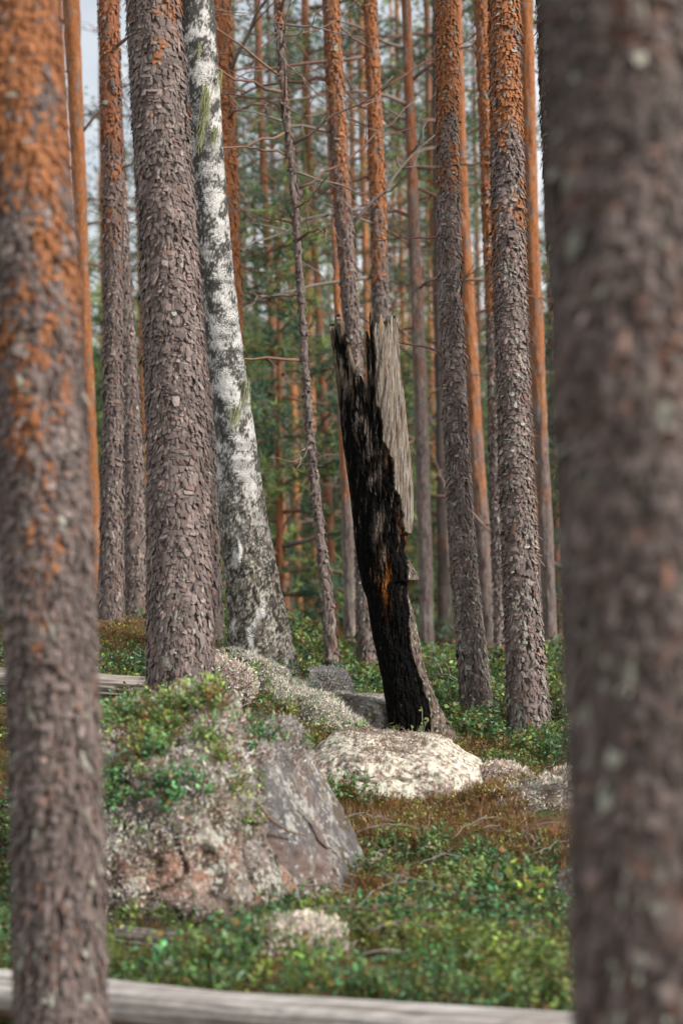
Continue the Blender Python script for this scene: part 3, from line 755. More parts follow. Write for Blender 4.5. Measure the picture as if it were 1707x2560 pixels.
ROCKS = []
def boulder(label, centre, planes, kind, seed, amp=0.03, mesh_ico=None, p=12, notch=(), rz=0.0, fine=0.006, name='boulder', cat='boulder', group=None):
    N, F = mesh_ico or ICO5
    r = rock_shape(N, planes, p)
    for (dx, dy, dz), wdt, dep in notch:
        a = np.array([dx, dy, dz], float); a /= np.linalg.norm(a)
        r = r - dep * np.exp(-(1 - N @ a) / wdt)
    V = N * r[:, None]
    ck = np.abs(fbm(V[:, 0] * 2.3 + seed, V[:, 1] * 2.3 + 4, V[:, 2] * 2.3, 2))
    disp = amp * fbm(V[:, 0] * 3.2 + seed, V[:, 1] * 3.2, V[:, 2] * 3.2, 4, 0.6) + 1.6 * fine * fbm(V[:, 0] * 24, V[:, 1] * 24 + seed, V[:, 2] * 24, 3) - 0.9 * amp * sm(0.05, 0.0, ck)
    V = V + N * disp[:, None]
    centre = np.array(centre, float)
    c = rock_colour(V, kind, seed) * {'pale': 0.92, 'slab': 0.55}.get(kind, 0.68)
    root = thing(name, label, cat, centre, 0, group)
    obj('rock_body', mesh('rock_body', V, F, c, M[{'pale': 'crust', 'slab': 'slab'}.get(kind, 'rock')]), root)
    ROCKS.append((root, V + centre, F))
    return root, V + centre, F

Zc = lambda py, d: CZ - (py - 1280) * K * d
# big mossy boulder
bcx = (425 - 853.5) * K * 10.65
big = boulder('big pinkish granite boulder capped with blueberry sprigs, moss and lichen', (bcx, 10.68, Zc(2085, 10.65)),
              [((0, -1, 0.28), 0.60), ((0.35, -1, 0.0), 0.60), ((-0.5, -1, 0.45), 0.60), ((0.06, -0.25, 1), 0.49), ((-0.35, -0.45, 1), 0.47), ((1, -0.30, 0.42), 0.40), ((-1, -0.2, 0.25), 0.56), ((0, 1, 0.2), 0.5), ((0, 0, -1), 0.5), ((0.9, 0.6, 0), .45), ((-.7, .7, .2), .55)],
              'granite', 3.0, 0.06, ICO6, 12)
slab = boulder('grey lichen-streaked granite slab leaning on the big mossy boulder', ((703 - 853.5) * K * 11.0, 11.16, Zc(2065, 11.0)),
               [((0.50, -1, 0.32), 0.40), ((1, -0.25, 0.50), 0.165), ((-1, 0, -0.28), 0.17), ((-0.1, -0.1, 1), 0.42), ((0, 0, -1), 0.5), ((0, 1, 0), 0.4), ((0.7, -0.9, 0.4), 0.36)],
               'slab', 9.0, 0.025, ICO6, 16)
pale = boulder('low pale boulder crusted with cream lichen below the charred snag', ((975 - 853.5) * K * 13.1, 13.25, Zc(1985, 13.1)),
               [((0, -1, 0.5), 0.35), ((0, -0.15, 1), 0.265), ((-1, -0.2, 0.35), 0.49), ((1, -0.3, 0.45), 0.45), ((0, 0, -1), 0.3), ((0, 1, 0.2), 0.35), ((0.6, -0.2, 1), 0.36), ((-.7, -.1, 1), 0.40), ((.8, -1, 0), .5), ((-.8, -1, 0), .5)],
               'pale', 14.0, 0.03, ICO6, 11, notch=[((-0.05, -0.35, 1), 0.035, 0.085)], fine=0.005)
rightb = boulder('half-buried lichen-tufted boulder beside the thick blurred trunk', ((1400 - 853.5) * K * 12.4, 12.5, Zc(2050, 12.4)),
                 [((0, -1, 0.4), 0.25), ((-0.35, -0.2, 1), 0.17), ((-1, -0.3, 0.2), 0.33), ((1, 0, 0.1), 0.4), ((0, 0, -1), 0.3), ((0, 1, 0.3), 0.3)], 'granite', 21.0, 0.03, ICO4, 10)
snagrock = boulder('grey speckled rock lying against the foot of the charred snag', ((905 - 853.5) * K * 14.6, 14.75, Zc(1800, 14.6)),
                   [((0, -1, 0.6), 0.2), ((0.1, -0.1, 1), 0.125), ((-1, -0.3, 0.5), 0.2), ((1, -0.2, 0.2), 0.19), ((0, 0, -1), 0.25), ((0, 1, 0.2), 0.25)], 'grey', 27.0, 0.02, ICO4, 10)
roundr = boulder('rounded grey boulder furred with lichen behind the lichen ridge', ((812 - 853.5) * K * 15.3, 15.4, Zc(1745, 15.3)),
                 [((0, -1, 0.2), 0.22), ((0, 0, 1), 0.175), ((-1, 0, 0.2), 0.16), ((1, 0, 0.3), 0.16), ((0, 0, -1), 0.3), ((0, 1, 0), 0.25)], 'grey', 31.0, 0.02, ICO4, 6)
edge_rock = boulder('small jagged grey rock sticking out beside the thick blurred trunk low on the slope', ((1425 - 853.5) * K * 10.4, 10.45, Zc(2275, 10.4)),
                    [((-1, -0.2, 0.9), 0.085), ((0, -1, 0.2), 0.09), ((0.1, 0, 1), 0.15), ((1, 0, 0), 0.12), ((0, 0, -1), 0.22), ((0, 1, 0), 0.12), ((-1, -.4, -.3), .07)], 'grey', 35.0, 0.02, ICO4, 14)

# lichen ridge: an old mossed-over trunk and lumps running down to the snag
def mound(label, pts, seed, name='lichen_mound'):
    """pts: list of (px, py_top, distance, radius): a soft ridge body"""
    A = Acc(); ctr = [P(px, py, d) - [0, 0, rr] for px, py, d, rr in pts]; rad = [q[3] for q in pts]
    t = np.linspace(0, len(pts) - 1, 10 * len(pts))
    path = np.stack([np.interp(t, np.arange(len(pts)), [c[k] for c in ctr]) for k in range(3)], -1)
    rr = np.interp(t, np.arange(len(pts)), rad)
    rr = rr * np.sqrt(np.clip(1 - ((t - t.mean()) / (t.max() / 2 + 0.15)) ** 4, 0.05, 1))
    V, F = tube(path, rr, 48)
    n = fbm(V[:, 0] * 4 + seed, V[:, 1] * 4, V[:, 2] * 4, 3)
    ctrv = np.repeat(path, 48, 0)
    dirv = (V - ctrv); dirv /= np.linalg.norm(dirv, axis=1)[:, None] + 1e-9
    V = V + dirv * (n * 0.045)[:, None]
    c = lerp(col(0.38, 0.35, 0.29), col(0.16, 0.11, 0.075), sm(-0.0, 0.55, fbm(V[:, 0] * 9, V[:, 1] * 9, V[:, 2] * 9 + seed, 3)))
    base = path[len(path) // 2].copy(); base[2] = float(Hg(base[0], base[1]))
    root = thing(name, label, 'lichen mound', base)
    obj('mound_body', mesh('mound_body', V - base, F, c, M['ground']), root)
    quads = F[0]
    ROCKS.append((root, V, quads))
    return root, V, quads
ridge = mound('long pale lichen-covered ridge sloping from the birch foot to the snag', [(505, 1592, 14.9, 0.19), (590, 1622, 14.85, 0.20), (690, 1672, 14.75, 0.20), (790, 1735, 14.6, 0.17), (880, 1800, 14.45, 0.12), (925, 1840, 14.4, 0.09)], 2.0)
lump = mound('pinkish white lichen lump hugging the foot of the shaggy stout pine', [(520, 1640, 14.1, 0.12), (560, 1650, 14.0, 0.15), (600, 1690, 13.95, 0.12)], 5.0)
cushion = mound('cream reindeer lichen cushion at the lower corner of the big boulder', [(640, 2328, 9.45, 0.12), (710, 2312, 9.4, 0.17), (790, 2318, 9.4, 0.16), (855, 2360, 9.4, 0.11)], 8.0, 'lichen_cushion')
tuftm = mound('pinkish lichen tuft in the blueberries right of the pale boulder', [(1205, 1925, 13.4, 0.05), (1260, 1915, 13.4, 0.07), (1315, 1945, 13.35, 0.05)], 11.0, 'lichen_cushion')

# ------------------------------------------------------------------ logs
def log_obj(name, label, p0, p1, r0, r1, seed, c0, c1, mat='log', bend=0.02, knots=(), n=64, m=160, rough=0.004, under=None):
    p0, p1 = np.array(p0), np.array(p1); ax = p1 - p0; ln = np.linalg.norm(ax); ax /= ln
    s = np.cross(ax, [0, 0, 1.0]); s /= np.linalg.norm(s); u = np.cross(s, ax)
    t = np.linspace(0, 1, m)
    th = np.arange(n) / n * TAU; TH, T = np.meshgrid(th, t)
    R = r0 + (r1 - r0) * T
    cs, sn = np.cos(TH), np.sin(TH)
    g = fbm(cs * 6 + seed, sn * 6, T * ln * 1.3, 3)
    R = R + rough * g + 0.006 * perlin(cs + seed, sn, T * ln * 2)
    crk = np.abs(perlin(cs * 3 + seed, sn * 3, T * ln * 0.5)); R = R - rough * 2.2 * sm(0.06, 0.0, crk)
    for kt, ka, kr in knots:
        dd = ((T - kt) * ln) ** 2 + ((np.angle(np.exp(1j * (TH - ka)))) * r0) ** 2
        R = R + kr * np.exp(-dd / (0.03 ** 2))
    ctr = p0[None, None] + T[..., None] * ax * ln + bend * (np.sin(T * math.pi * 1.3 + seed))[..., None] * u
    V = ctr + (R * cs)[..., None] * s + (R * sn)[..., None] * u
    n2 = fbm(cs * 9 + seed, sn * 9, T * ln * 1.1, 3)
    c = lerp(np.asarray(c0), np.asarray(c1), sm(-0.25, 0.45, n2))
    if under is not None: c = lerp(c, np.asarray(under), sm(0.0, -0.75, sn + 0.35 * perlin(cs * 2, sn, T * ln * 2)))  # brown underside, also painting the log's shading into its lower half
    for kt, ka, kr in knots:
        dd = ((T - kt) * ln) ** 2 + ((np.angle(np.exp(1j * (TH - ka)))) * r0) ** 2
        c = lerp(c, col(0.10, 0.06, 0.035), np.exp(-dd / (0.018 ** 2)))
    base = (p0 + p1) / 2
    root = thing(name, label, 'log', base)
    obj('log_body', mesh('log_body', V - base, ring_grid(t, n), c.reshape(-1, 3), M[mat]), root)
    return root
l0, l1 = P(-160, 2468, 8.75), P(1560, 2628, 7.45)
log_obj('peeled_log', 'smooth silver-grey peeled log lying across the foreground', l0, l1, 0.086, 0.096, 3.0, (0.46, 0.43, 0.40), (0.22, 0.19, 0.165), bend=0.012,
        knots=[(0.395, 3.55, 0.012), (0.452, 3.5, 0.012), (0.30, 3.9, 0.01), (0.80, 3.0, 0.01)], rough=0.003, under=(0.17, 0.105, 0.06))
d0, d1 = P(-60, 1712, 14.5), P(420, 1716, 14.3)
log_obj('fallen_log', 'rotten grey fallen log lying under the heathery knoll behind the shaggy stout pine', d0, d1, 0.085, 0.07, 7.0, (0.30, 0.26, 0.23), (0.13, 0.10, 0.08), bend=0.02, rough=0.014)
b0, b1 = P(290, 2352, 9.6), P(545, 2358, 9.55)
log_obj('bark_covered_log', 'dark scaly bark-covered log end lying at the bottom of the big boulder', b0, b1, 0.055, 0.045, 9.0, (0.20, 0.175, 0.165), (0.06, 0.045, 0.04), mat='bark', bend=0.01, rough=0.014)
w0, w1 = P(900, 2392, 9.25), P(1015, 2388, 9.15)
log_obj('wood_scrap', 'short splintered scrap of pale wood in the shrubs behind the peeled log', w0, w1, 0.022, 0.018, 12.0, (0.34, 0.29, 0.25), (0.15, 0.11, 0.09), bend=0.01, rough=0.01, n=24, m=40)

# small stub beside the stout pine
st = P(553, 1770, 13.9)
Vs, Fs = tube(np.array([[0, 0, -0.15], [0.003, 0, 0.0], [0.0, 0, 0.08], [0.004, 0, 0.16]]), [0.05, 0.04, 0.036, 0.034], 20)
tag(obj('rotten_stub', mesh('rotten_stub', Vs + rng.normal(0, 0.003, Vs.shape), Fs, np.tile(col(0.22, 0.15, 0.12), (len(Vs), 1)), M['wood']), None, st), 'small rotten wooden stub under the pinkish lichen lump', 'stub')

# ------------------------------------------------------------------ trees further back
FAR = [  # px at py 1600, px at py 600, width px, distance, orange level py, kind
    (560, 548, 24, 36, 2000, 'o'), (722, 668, 22, 29, 2000, 'r'), (733, 690, 15, 33, None, 'g'), (752, 722, 17, 44, 2000, 'o'), (794, 770, 16, 42, 2000, 'o'),
    (842, 786, 20, 30, 1750, 'r'), (902, 884, 17, 37, 2000, 'o'), (936, 912, 20, 35, 2000, 'o'), (1026, 1002, 17, 38, 2000, 'o'), (1092, 1072, 12, 48, 2000, 'o'),
    (1108, 1094, 24, 29, None, 'm'), (1138, 1112, 17, 36, 2000, 'o'), (1122, 1084, 20, 30, 700, 'r'), (1402, 1372, 18, 31, 1700, 'r'), (372, 350, 18, 37, 2000, 'o'),
    (8, -10, 16, 32, 2000, 'o'), (640, 600, 16, 46, 2000, 'r'), (1005, 985, 12, 55, 2000, 'o'), (1180, 1160, 12, 52, 2000, 'o'), (870, 850, 12, 58, 2000, 'r')]
FLAB = {'o': 'blurred distant pine with a sunlit bright orange trunk', 'r': 'blurred distant pine with a rusty brown-orange trunk',
        'g': 'blurred distant grey dead pine trunk beside a rusty one', 'm': 'blurred distant dark mossy pine trunk right of the snag'}
FGRP = {'o': 'bright orange distant pines', 'r': 'rusty distant pines', 'g': None, 'm': None}
rf = np.random.default_rng(77)
FOWN = ['sunlit orange sliver of a distant pine between the squeezed grey pine and the birch foot', 'rusty distant pine close to a grey dead trunk, right of the birch', 'distant grey dead pine trunk touching a rusty one right of the birch',
        'distant bright orange pine right of the grey dead trunk', 'distant bright orange pine just left of the spindly pine', 'distant reddish pine crossing behind the spindly pine', 'distant bright orange pine seen between the notch pine and its neighbour',
        'distant bright orange pine hugging the rusty pine above the snag', 'distant bright orange pine showing along the right edge of the snag', 'very thin distant orange pine right of the branchy brown pine',
        'distant dark mossy pine trunk right of the branchy brown pine', 'distant bright orange pine just left of the pine with the curved foot', 'distant rusty pine partly hidden by the pine with the curved foot', 'distant rusty pine close beside the thickest blurred trunk',
        'distant orange pine in the gap right of the close pair of slim pines', 'distant orange pine left of the blurred orange-topped pine', 'distant rusty pine behind the lower birch trunk', 'thin far orange pine behind the weathered prong of the snag', 'thin far orange pine between the two right-hand sharp pines', 'thin far rusty pine behind the thin pine left of the snag']
spots = []
for q, (xa, xb, w, d, zo, kd) in enumerate(FAR):
    sl = (xa - xb) / 1000.0
    rows = [(1660, xa - w * .55, xa + w * .55), (1000, xa - sl * 600 - w * .5, xa - sl * 600 + w * .5), (300, xa - sl * 1300 - w * .42, xa - sl * 1300 + w * .42)]
    g = {'o': GREY, 'r': GREY, 'g': GREY * 1.25, 'm': GREY * 0.55}[kd]
    oc = {'o': col(0.40, 0.17, 0.07), 'r': col(0.22, 0.09, 0.048)}.get(kd, ORANGE)
    npy = rf.integers(9, 16)
    t, root = pine('distant_pine', FOWN[q], rows, d, 0, zo_py=zo, owid=1.2, seed=200 + q, n=20, step=0.12, top=16.0, crown=rf.uniform(2.8, 6.5),
                   limbs=tuple(rf.uniform(100, 1350, npy)), group='distant pines', grey=g, orange=oc, mat='farbark', lich=0.15, fscale=0.3, amp=0.012, lscale=1.1, cscale=rf.uniform(0.5, 0.8))
    spots.append((t.base[0], d))
# more pines filling the depth of the wood
pool = [(0.34, 0.145, 0.06), (0.20, 0.09, 0.05), (0.15, 0.115, 0.10)]
cnt = 0
while cnt < 20:
    d = rf.uniform(36, 85); x = rf.uniform(-0.19, 0.19) * d
    if any((x - a) ** 2 + (d - b) ** 2 < 1.8 ** 2 for a, b in spots): continue
    spots.append((x, d)); cnt += 1
    px = x / (K * d) + 853.5; w = rf.uniform(0.16, 0.28) / (K * d); sl = rf.uniform(0.0, 0.05)
    rows = [(1650, px - w * .55, px + w * .55), (1000, px - sl * 650 - w * .5, px - sl * 650 + w * .5), (300, px - sl * 1350 - w * .4, px - sl * 1350 + w * .4)]
    pine('distant_pine', 'pine trunk deep in the wood, small and soft between the nearer trunks', rows, d, 0, zo_py=rf.uniform(1400, 2000), owid=1.5, seed=300 + cnt, n=14, step=0.3, top=17.0,
         crown=rf.uniform(2.5, 7.5), limbs=tuple(rf.uniform(200, 1300, 5)), group='pines deep in the wood', orange=col(*pool[rf.integers(0, 2)]), mat='farbark', lich=0.1, fscale=0.3, amp=0.012, lscale=1.2, cscale=rf.uniform(0.55, 0.95))

# young trees between them
yl = ['young bushy pine among the distant trunks, green to the ground', 'small dark young conifer among the distant trunks']
cnt = 0
while cnt < 78:
    d = rf.uniform(26, 75); x = rf.uniform(-0.18, 0.18) * d
    if any((x - a) ** 2 + (d - b) ** 2 < 1.0 for a, b in spots): continue
    cnt += 1; spots.append((x, d))
    s = rf.uniform(0.5, 1.15) * (0.75 + d / 90); z = float(Hg(x, d))
    v = rf.integers(0, 4)
    root = thing('young_pine', 'young bushy conifer growing among the distant trunks', 'young tree', (x, d, z), 0, 'young conifers in the wood')
    fo, li = YOUNG[v]; rz = rf.uniform(0, TAU)
    c = obj('crown', fo, root, (0, 0, 0.5 * s), (0, 0, rz), (s, s, s)); tag(obj('limbs', li, c), kind='stuff'); tag(c, kind='stuff')
    V, F = tube(np.array([[0, 0, -0.2], [0, 0, 2.5 * s], [0.0, 0, 5.0 * s]]), [0.05 * s, 0.035 * s, 0.006], 8)
    obj('trunk', mesh('trunk', V, F, np.tile(RUST, (len(V), 1)), M['farbark']), root)

# the wood closing the view far off
def far_wood():
    r = np.random.default_rng(91); A = Acc(); B = Acc()
    n = 800
    d = r.uniform(85, 150, n); x = r.uniform(-0.21, 0.21, n) * d; h = r.uniform(0.5, 12, n) * r.uniform(0.4, 1.0, n)
    cnt = 34
    c = np.stack([x, d, Hg(x, d) + h], -1)
    cs = np.repeat(c, cnt, 0) + r.normal(size=(n * cnt, 3)) * [1.1, 1.1, 0.6]
    V, F = blades(cs, np.tile([0, 0, 0.6], (len(cs), 1)), 0.5, 0.16, 4, r)
    gi = r.integers(0, 4, n); cl = np.array(GREENS)[gi] * r.uniform(0.9, 1.4, n)[:, None]
    A.add(V, F, np.repeat(np.repeat(cl, cnt, 0), 12, 0))
    o = obj('distant_wood', A.mesh('distant_wood', M['needle'], False)); tag(o, 'soft green mass of far-off foliage closing the wood', 'foliage', kind='stuff')
    for q in range(160):
        dd = r.uniform(85, 140); xx = r.uniform(-0.2, 0.2) * dd; z0 = float(Hg(xx, dd))
        V, F = tube(np.array([[xx, dd, z0 - .5], [xx - 0.2, dd, z0 + 8], [xx - 0.4, dd, z0 + 16]]), [0.16, 0.12, 0.05], 7)
        B.add(V, F, np.array(pool[r.integers(0, 3)]) * r.uniform(0.8, 1.2))
    o = obj('distant_trunks', B.mesh('distant_trunks', M['farbark'])); tag(o, 'far-off crowd of thin pine trunks behind everything', 'trunks', kind='stuff')
far_wood()

# ------------------------------------------------------------------ ground cover
def leaf_quads(base, direc, normal, ln, wd):
    s = np.cross(direc, normal); s /= np.linalg.norm(s, axis=1)[:, None] + 1e-9
    mid = base + direc * (ln * 0.5)[:, None]
    return np.stack([base, mid + s * (wd / 2)[:, None] - normal * 0.0015, base + direc * ln[:, None], mid - s * (wd / 2)[:, None] - normal * 0.0015], 1)

def unit(v): return v / (np.linalg.norm(v, axis=-1, keepdims=True) + 1e-9)

def shrub_variant(seed, stems=6, hgt=0.16, leaf=0.02, per=10, spread=0.7):
    """quads; per-quad class 0 leaf, 1 stem"""
    r = np.random.default_rng(seed); Q = []; cl = []
    for s in range(stems):
        az = r.uniform(0, TAU); tilt = r.uniform(0, spread)
        dr = np.array([math.cos(az) * math.sin(tilt), math.sin(az) * math.sin(tilt), math.cos(tilt)])
        ln = hgt * r.uniform(0.6, 1.15); b0 = np.array([r.normal(0, 0.025), r.normal(0, 0.025), -0.01])
        tip = b0 + dr * ln; sd = unit(np.cross(dr, r.normal(size=3))) * 0.0012
        Q.append(np.stack([b0 - sd, b0 + sd, tip + sd, tip - sd])[None]); cl.append([1])
        tt = r.uniform(0.25, 1.0, per)
        base = b0 + dr * (tt * ln)[:, None]
        d = unit(r.normal(size=(per, 3)) * [1, 1, 0.5] + dr * 0.5); nn = unit(r.normal(size=(per, 3)) * 0.5 + [0, 0, 1])
        Q.append(leaf_quads(base, d, nn, leaf * r.uniform(0.7, 1.2, per), leaf * 0.55 * r.uniform(0.8, 1.2, per))); cl.append(np.zeros(per))
    return np.concatenate(Q), np.concatenate(cl)

def blade_variant(seed, n=26, ln=0.07, wd=0.003, tilt=0.8, leaves=5, leaf=0.012):
    r = np.random.default_rng(seed)
    az = r.uniform(0, TAU, n); ti = r.uniform(0, tilt, n)
    d = np.stack([np.cos(az) * np.sin(ti), np.sin(az) * np.sin(ti), np.cos(ti)], -1)
    b = np.stack([r.normal(0, 0.025, n), r.normal(0, 0.025, n), np.full(n, -0.01)], -1)
    L = ln * r.uniform(0.5, 1.2, n); s = unit(np.cross(d, r.normal(size=(n, 3)))) * wd / 2
    tip = b + d * L[:, None]
    Q = [np.stack([b - s, b + s, tip + s * 0.3, tip - s * 0.3], 1)]; cl = [np.zeros(n)]
    if leaves:
        bb = b[:leaves] + d[:leaves] * (L[:leaves] * 0.6)[:, None]
        Q.append(leaf_quads(bb, unit(r.normal(size=(leaves, 3))), unit(r.normal(size=(leaves, 3)) + [0, 0, 1]), np.full(leaves, leaf), np.full(leaves, leaf * 0.5))); cl.append(np.zeros(leaves))
    return np.concatenate(Q), np.concatenate(cl)

VAR = dict(
    blue=[shrub_variant(500 + q, 6, 0.15, 0.029, 9) for q in range(5)],
    ling=[shrub_variant(520 + q, 7, 0.085, 0.023, 9, 0.9) for q in range(4)],
    heath=[blade_variant(540 + q) for q in range(5)],
    lich=[blade_variant(560 + q, 22, 0.019, 0.007, 1.5, 0) for q in range(4)],
    grass=[blade_variant(580 + q, 16, 0.15, 0.0045, 0.5, 6, 0.02) for q in range(4)])

def scatter(A, kind, pos, nrm, scale, tint, seed, jit=0.36, stem=col(0.10, 0.075, 0.05)):
    r = np.random.default_rng(seed); n = len(pos)
    if n == 0: return
    vi = r.integers(0, len(VAR[kind]), n)
    for v, (Q, cl) in enumerate(VAR[kind]):
        ix = np.where(vi == v)[0]
        if not len(ix): continue
        m = len(ix); nm = unit(nrm[ix] + r.normal(0, 0.12, (m, 3)))
        a = r.uniform(0, TAU, m); h = np.stack([np.cos(a), np.sin(a), np.zeros(m)], -1)
        tx = unit(h - nm * np.sum(h * nm, 1)[:, None]); ty = np.cross(nm, tx)
        Rm = np.stack([tx, ty, nm], -1) * scale[ix][:, None, None]
        V = np.einsum('mij,qkj->mqki', Rm, Q) + pos[ix][:, None, None]
        nq = len(Q)
        c = tint[ix][:, None] * np.exp(r.normal(0, jit, (m, nq)))[..., None] * (1 + r.normal(0, 0.10, (m, nq, 3)))
        if kind in ('blue', 'ling'): c = np.where((r.random((m, nq)) < 0.15)[..., None], col(0.22, 0.115, 0.035) * r.uniform(0.6, 1.3, (m, nq, 1)), c)
        c = np.where(cl[None, :, None] > 0.5, stem, c)
        c = np.repeat(c[:, :, None], 4, 2)
        V = V.reshape(-1, 3); F = np.arange(len(V)).reshape(-1, 4)
        A.add(V, F, c.reshape(-1, 3))

# where rock or wood already covers the floor
FOOT = []
for root, V, F in ROCKS:
    if root.name.startswith('boulder'):
        FOOT.append(V)
grid = {}
def covered(x, y):
    """height of the highest rock over a point, or -9"""
    out = np.full(len(x), -9.0)
    for V in FOOT:
        x0, y0 = V[:, 0].min(), V[:, 1].min(); s = 0.02
        nxg = int((V[:, 0].max() - x0) / s) + 2; nyg = int((V[:, 1].max() - y0) / s) + 2
        hm = np.full((nyg, nxg), -9.0)
        np.maximum.at(hm, (((V[:, 1] - y0) / s).astype(int), ((V[:, 0] - x0) / s).astype(int)), V[:, 2])
        ii = ((x - x0) / s).astype(int); jj = ((y - y0) / s).astype(int)
        ok = (ii >= 0) & (jj >= 0) & (ii < nxg) & (jj < nyg)
        out[ok] = np.maximum(out[ok], hm[jj[ok], ii[ok]])
    return out

PATCH = [(gpt(px, py), r_) for px, py, r_ in [(1260, 2090, 0.42), (1390, 2040, 0.35), (1150, 2030, 0.3), (1190, 2385, 0.25), (300, 1640, 0.9), (380, 1600, 0.8), (260, 1580, 0.8), (60, 1600, 0.7), (1130, 1900, 0.3), (760, 1850, 0.35),
                                             (1330, 1960, 0.25), (1400, 1620, 0.4), (1000, 2060, 0.25), (300, 1800, 0.3), (860, 2240, 0.18)]]
def brownness(x, y):
    b = 0.9 * fbm(x * 1.1 + 5, y * 1.1, 3.3, 3) + 0.12
    for p, r_ in PATCH:
        b = b + 0.85 * np.exp(-((x - p[0]) ** 2 + ((y - p[1]) * 0.8) ** 2) / (r_ * r_))
    return b

BARE = []
for px, d, wpx, near in [(180, 14.35, 330, 1.1), (420, 9.58, 120, 0.5), (745, 9.35, 150, 1.1), (430, 9.95, 240, 0.5), (960, 9.2, 75, 0.55), (1262, 13.4, 75, 0.35), (1425, 10.4, 50, 0.4), (905, 14.5, 60, 0.4), (815, 15.3, 60, 0.4), (1400, 12.3, 110, 0.35)]:
    BARE.append(((px - 853.5) * K * d, d - near * 0.45, wpx * K * d, near * 0.75))
def field(n, y0, y1, seed):
    r = np.random.default_rng(seed)
    y = np.sqrt(r.uniform(y0 * y0, y1 * y1, n)) if False else y0 + (y1 - y0) * r.random(n)
    x = r.uniform(-1, 1, n) * (0.1412 * y + 0.75)
    keep = r.random(n) < (0.1412 * y + 0.75) / (0.1412 * y1 + 0.75)
    x, y = x[keep], y[keep]
    z = Hg(x, y); cv = covered(x, y)
    lt = np.clip((x - l0[0]) / (l1[0] - l0[0]), 0, 1); ly = l0[1] + lt * (l1[1] - l0[1])
    ok = (cv < z + 0.02) & (y > ly + 0.14)
    for bx, by, rx, ry in BARE:
        ok &= (((x - bx) / rx) ** 2 + ((y - by) / ry) ** 2 > 1) | (r.random(len(x)) < 0.22)
    x, y, z = x[ok], y[ok], z[ok]
    return np.stack([x, y, z], -1)

UP = col(0, 0, 1)
def field2(n):                  # sparse growth on the near side of the log
    r = np.random.default_rng(66); y = r.uniform(6.6, 8.6, n); x = r.uniform(-1, 1, n) * (0.1412 * y + 0.5)
    lt = np.clip((x - l0[0]) / (l1[0] - l0[0]), 0, 1); k = y < l0[1] + lt * (l1[1] - l0[1]) - 0.1
    return np.stack([x, y, Hg(x, y)], -1)[k]
BLUEG = col(0.065, 0.175, 0.07); YELG = col(0.20, 0.26, 0.05); DEEP = col(0.045, 0.10, 0.035); ORB = col(0.23, 0.11, 0.032); TAN = col(0.26, 0.175, 0.10)

def green_tint(p, r):
    n1 = fbm(p[:, 0] * 1.7, p[:, 1] * 1.7, 6.1, 3); n = len(p)
    c = lerp(BLUEG, YELG, np.clip(sm(-0.45, 0.5, n1) * 0.9 + r.normal(0, 0.25, n), 0, 1))
    c = lerp(c, DEEP, np.clip(r.normal(0.1, 0.25, n), 0, 0.8))
    return c * np.exp(r.normal(0, 0.18, n))[:, None]
def brown_tint(p, r):
    n = len(p)
    return lerp(ORB, TAN, np.clip(r.normal(0.3, 0.3, n), 0, 1)) * np.exp(r.normal(-0.1, 0.3, n))[:, None]

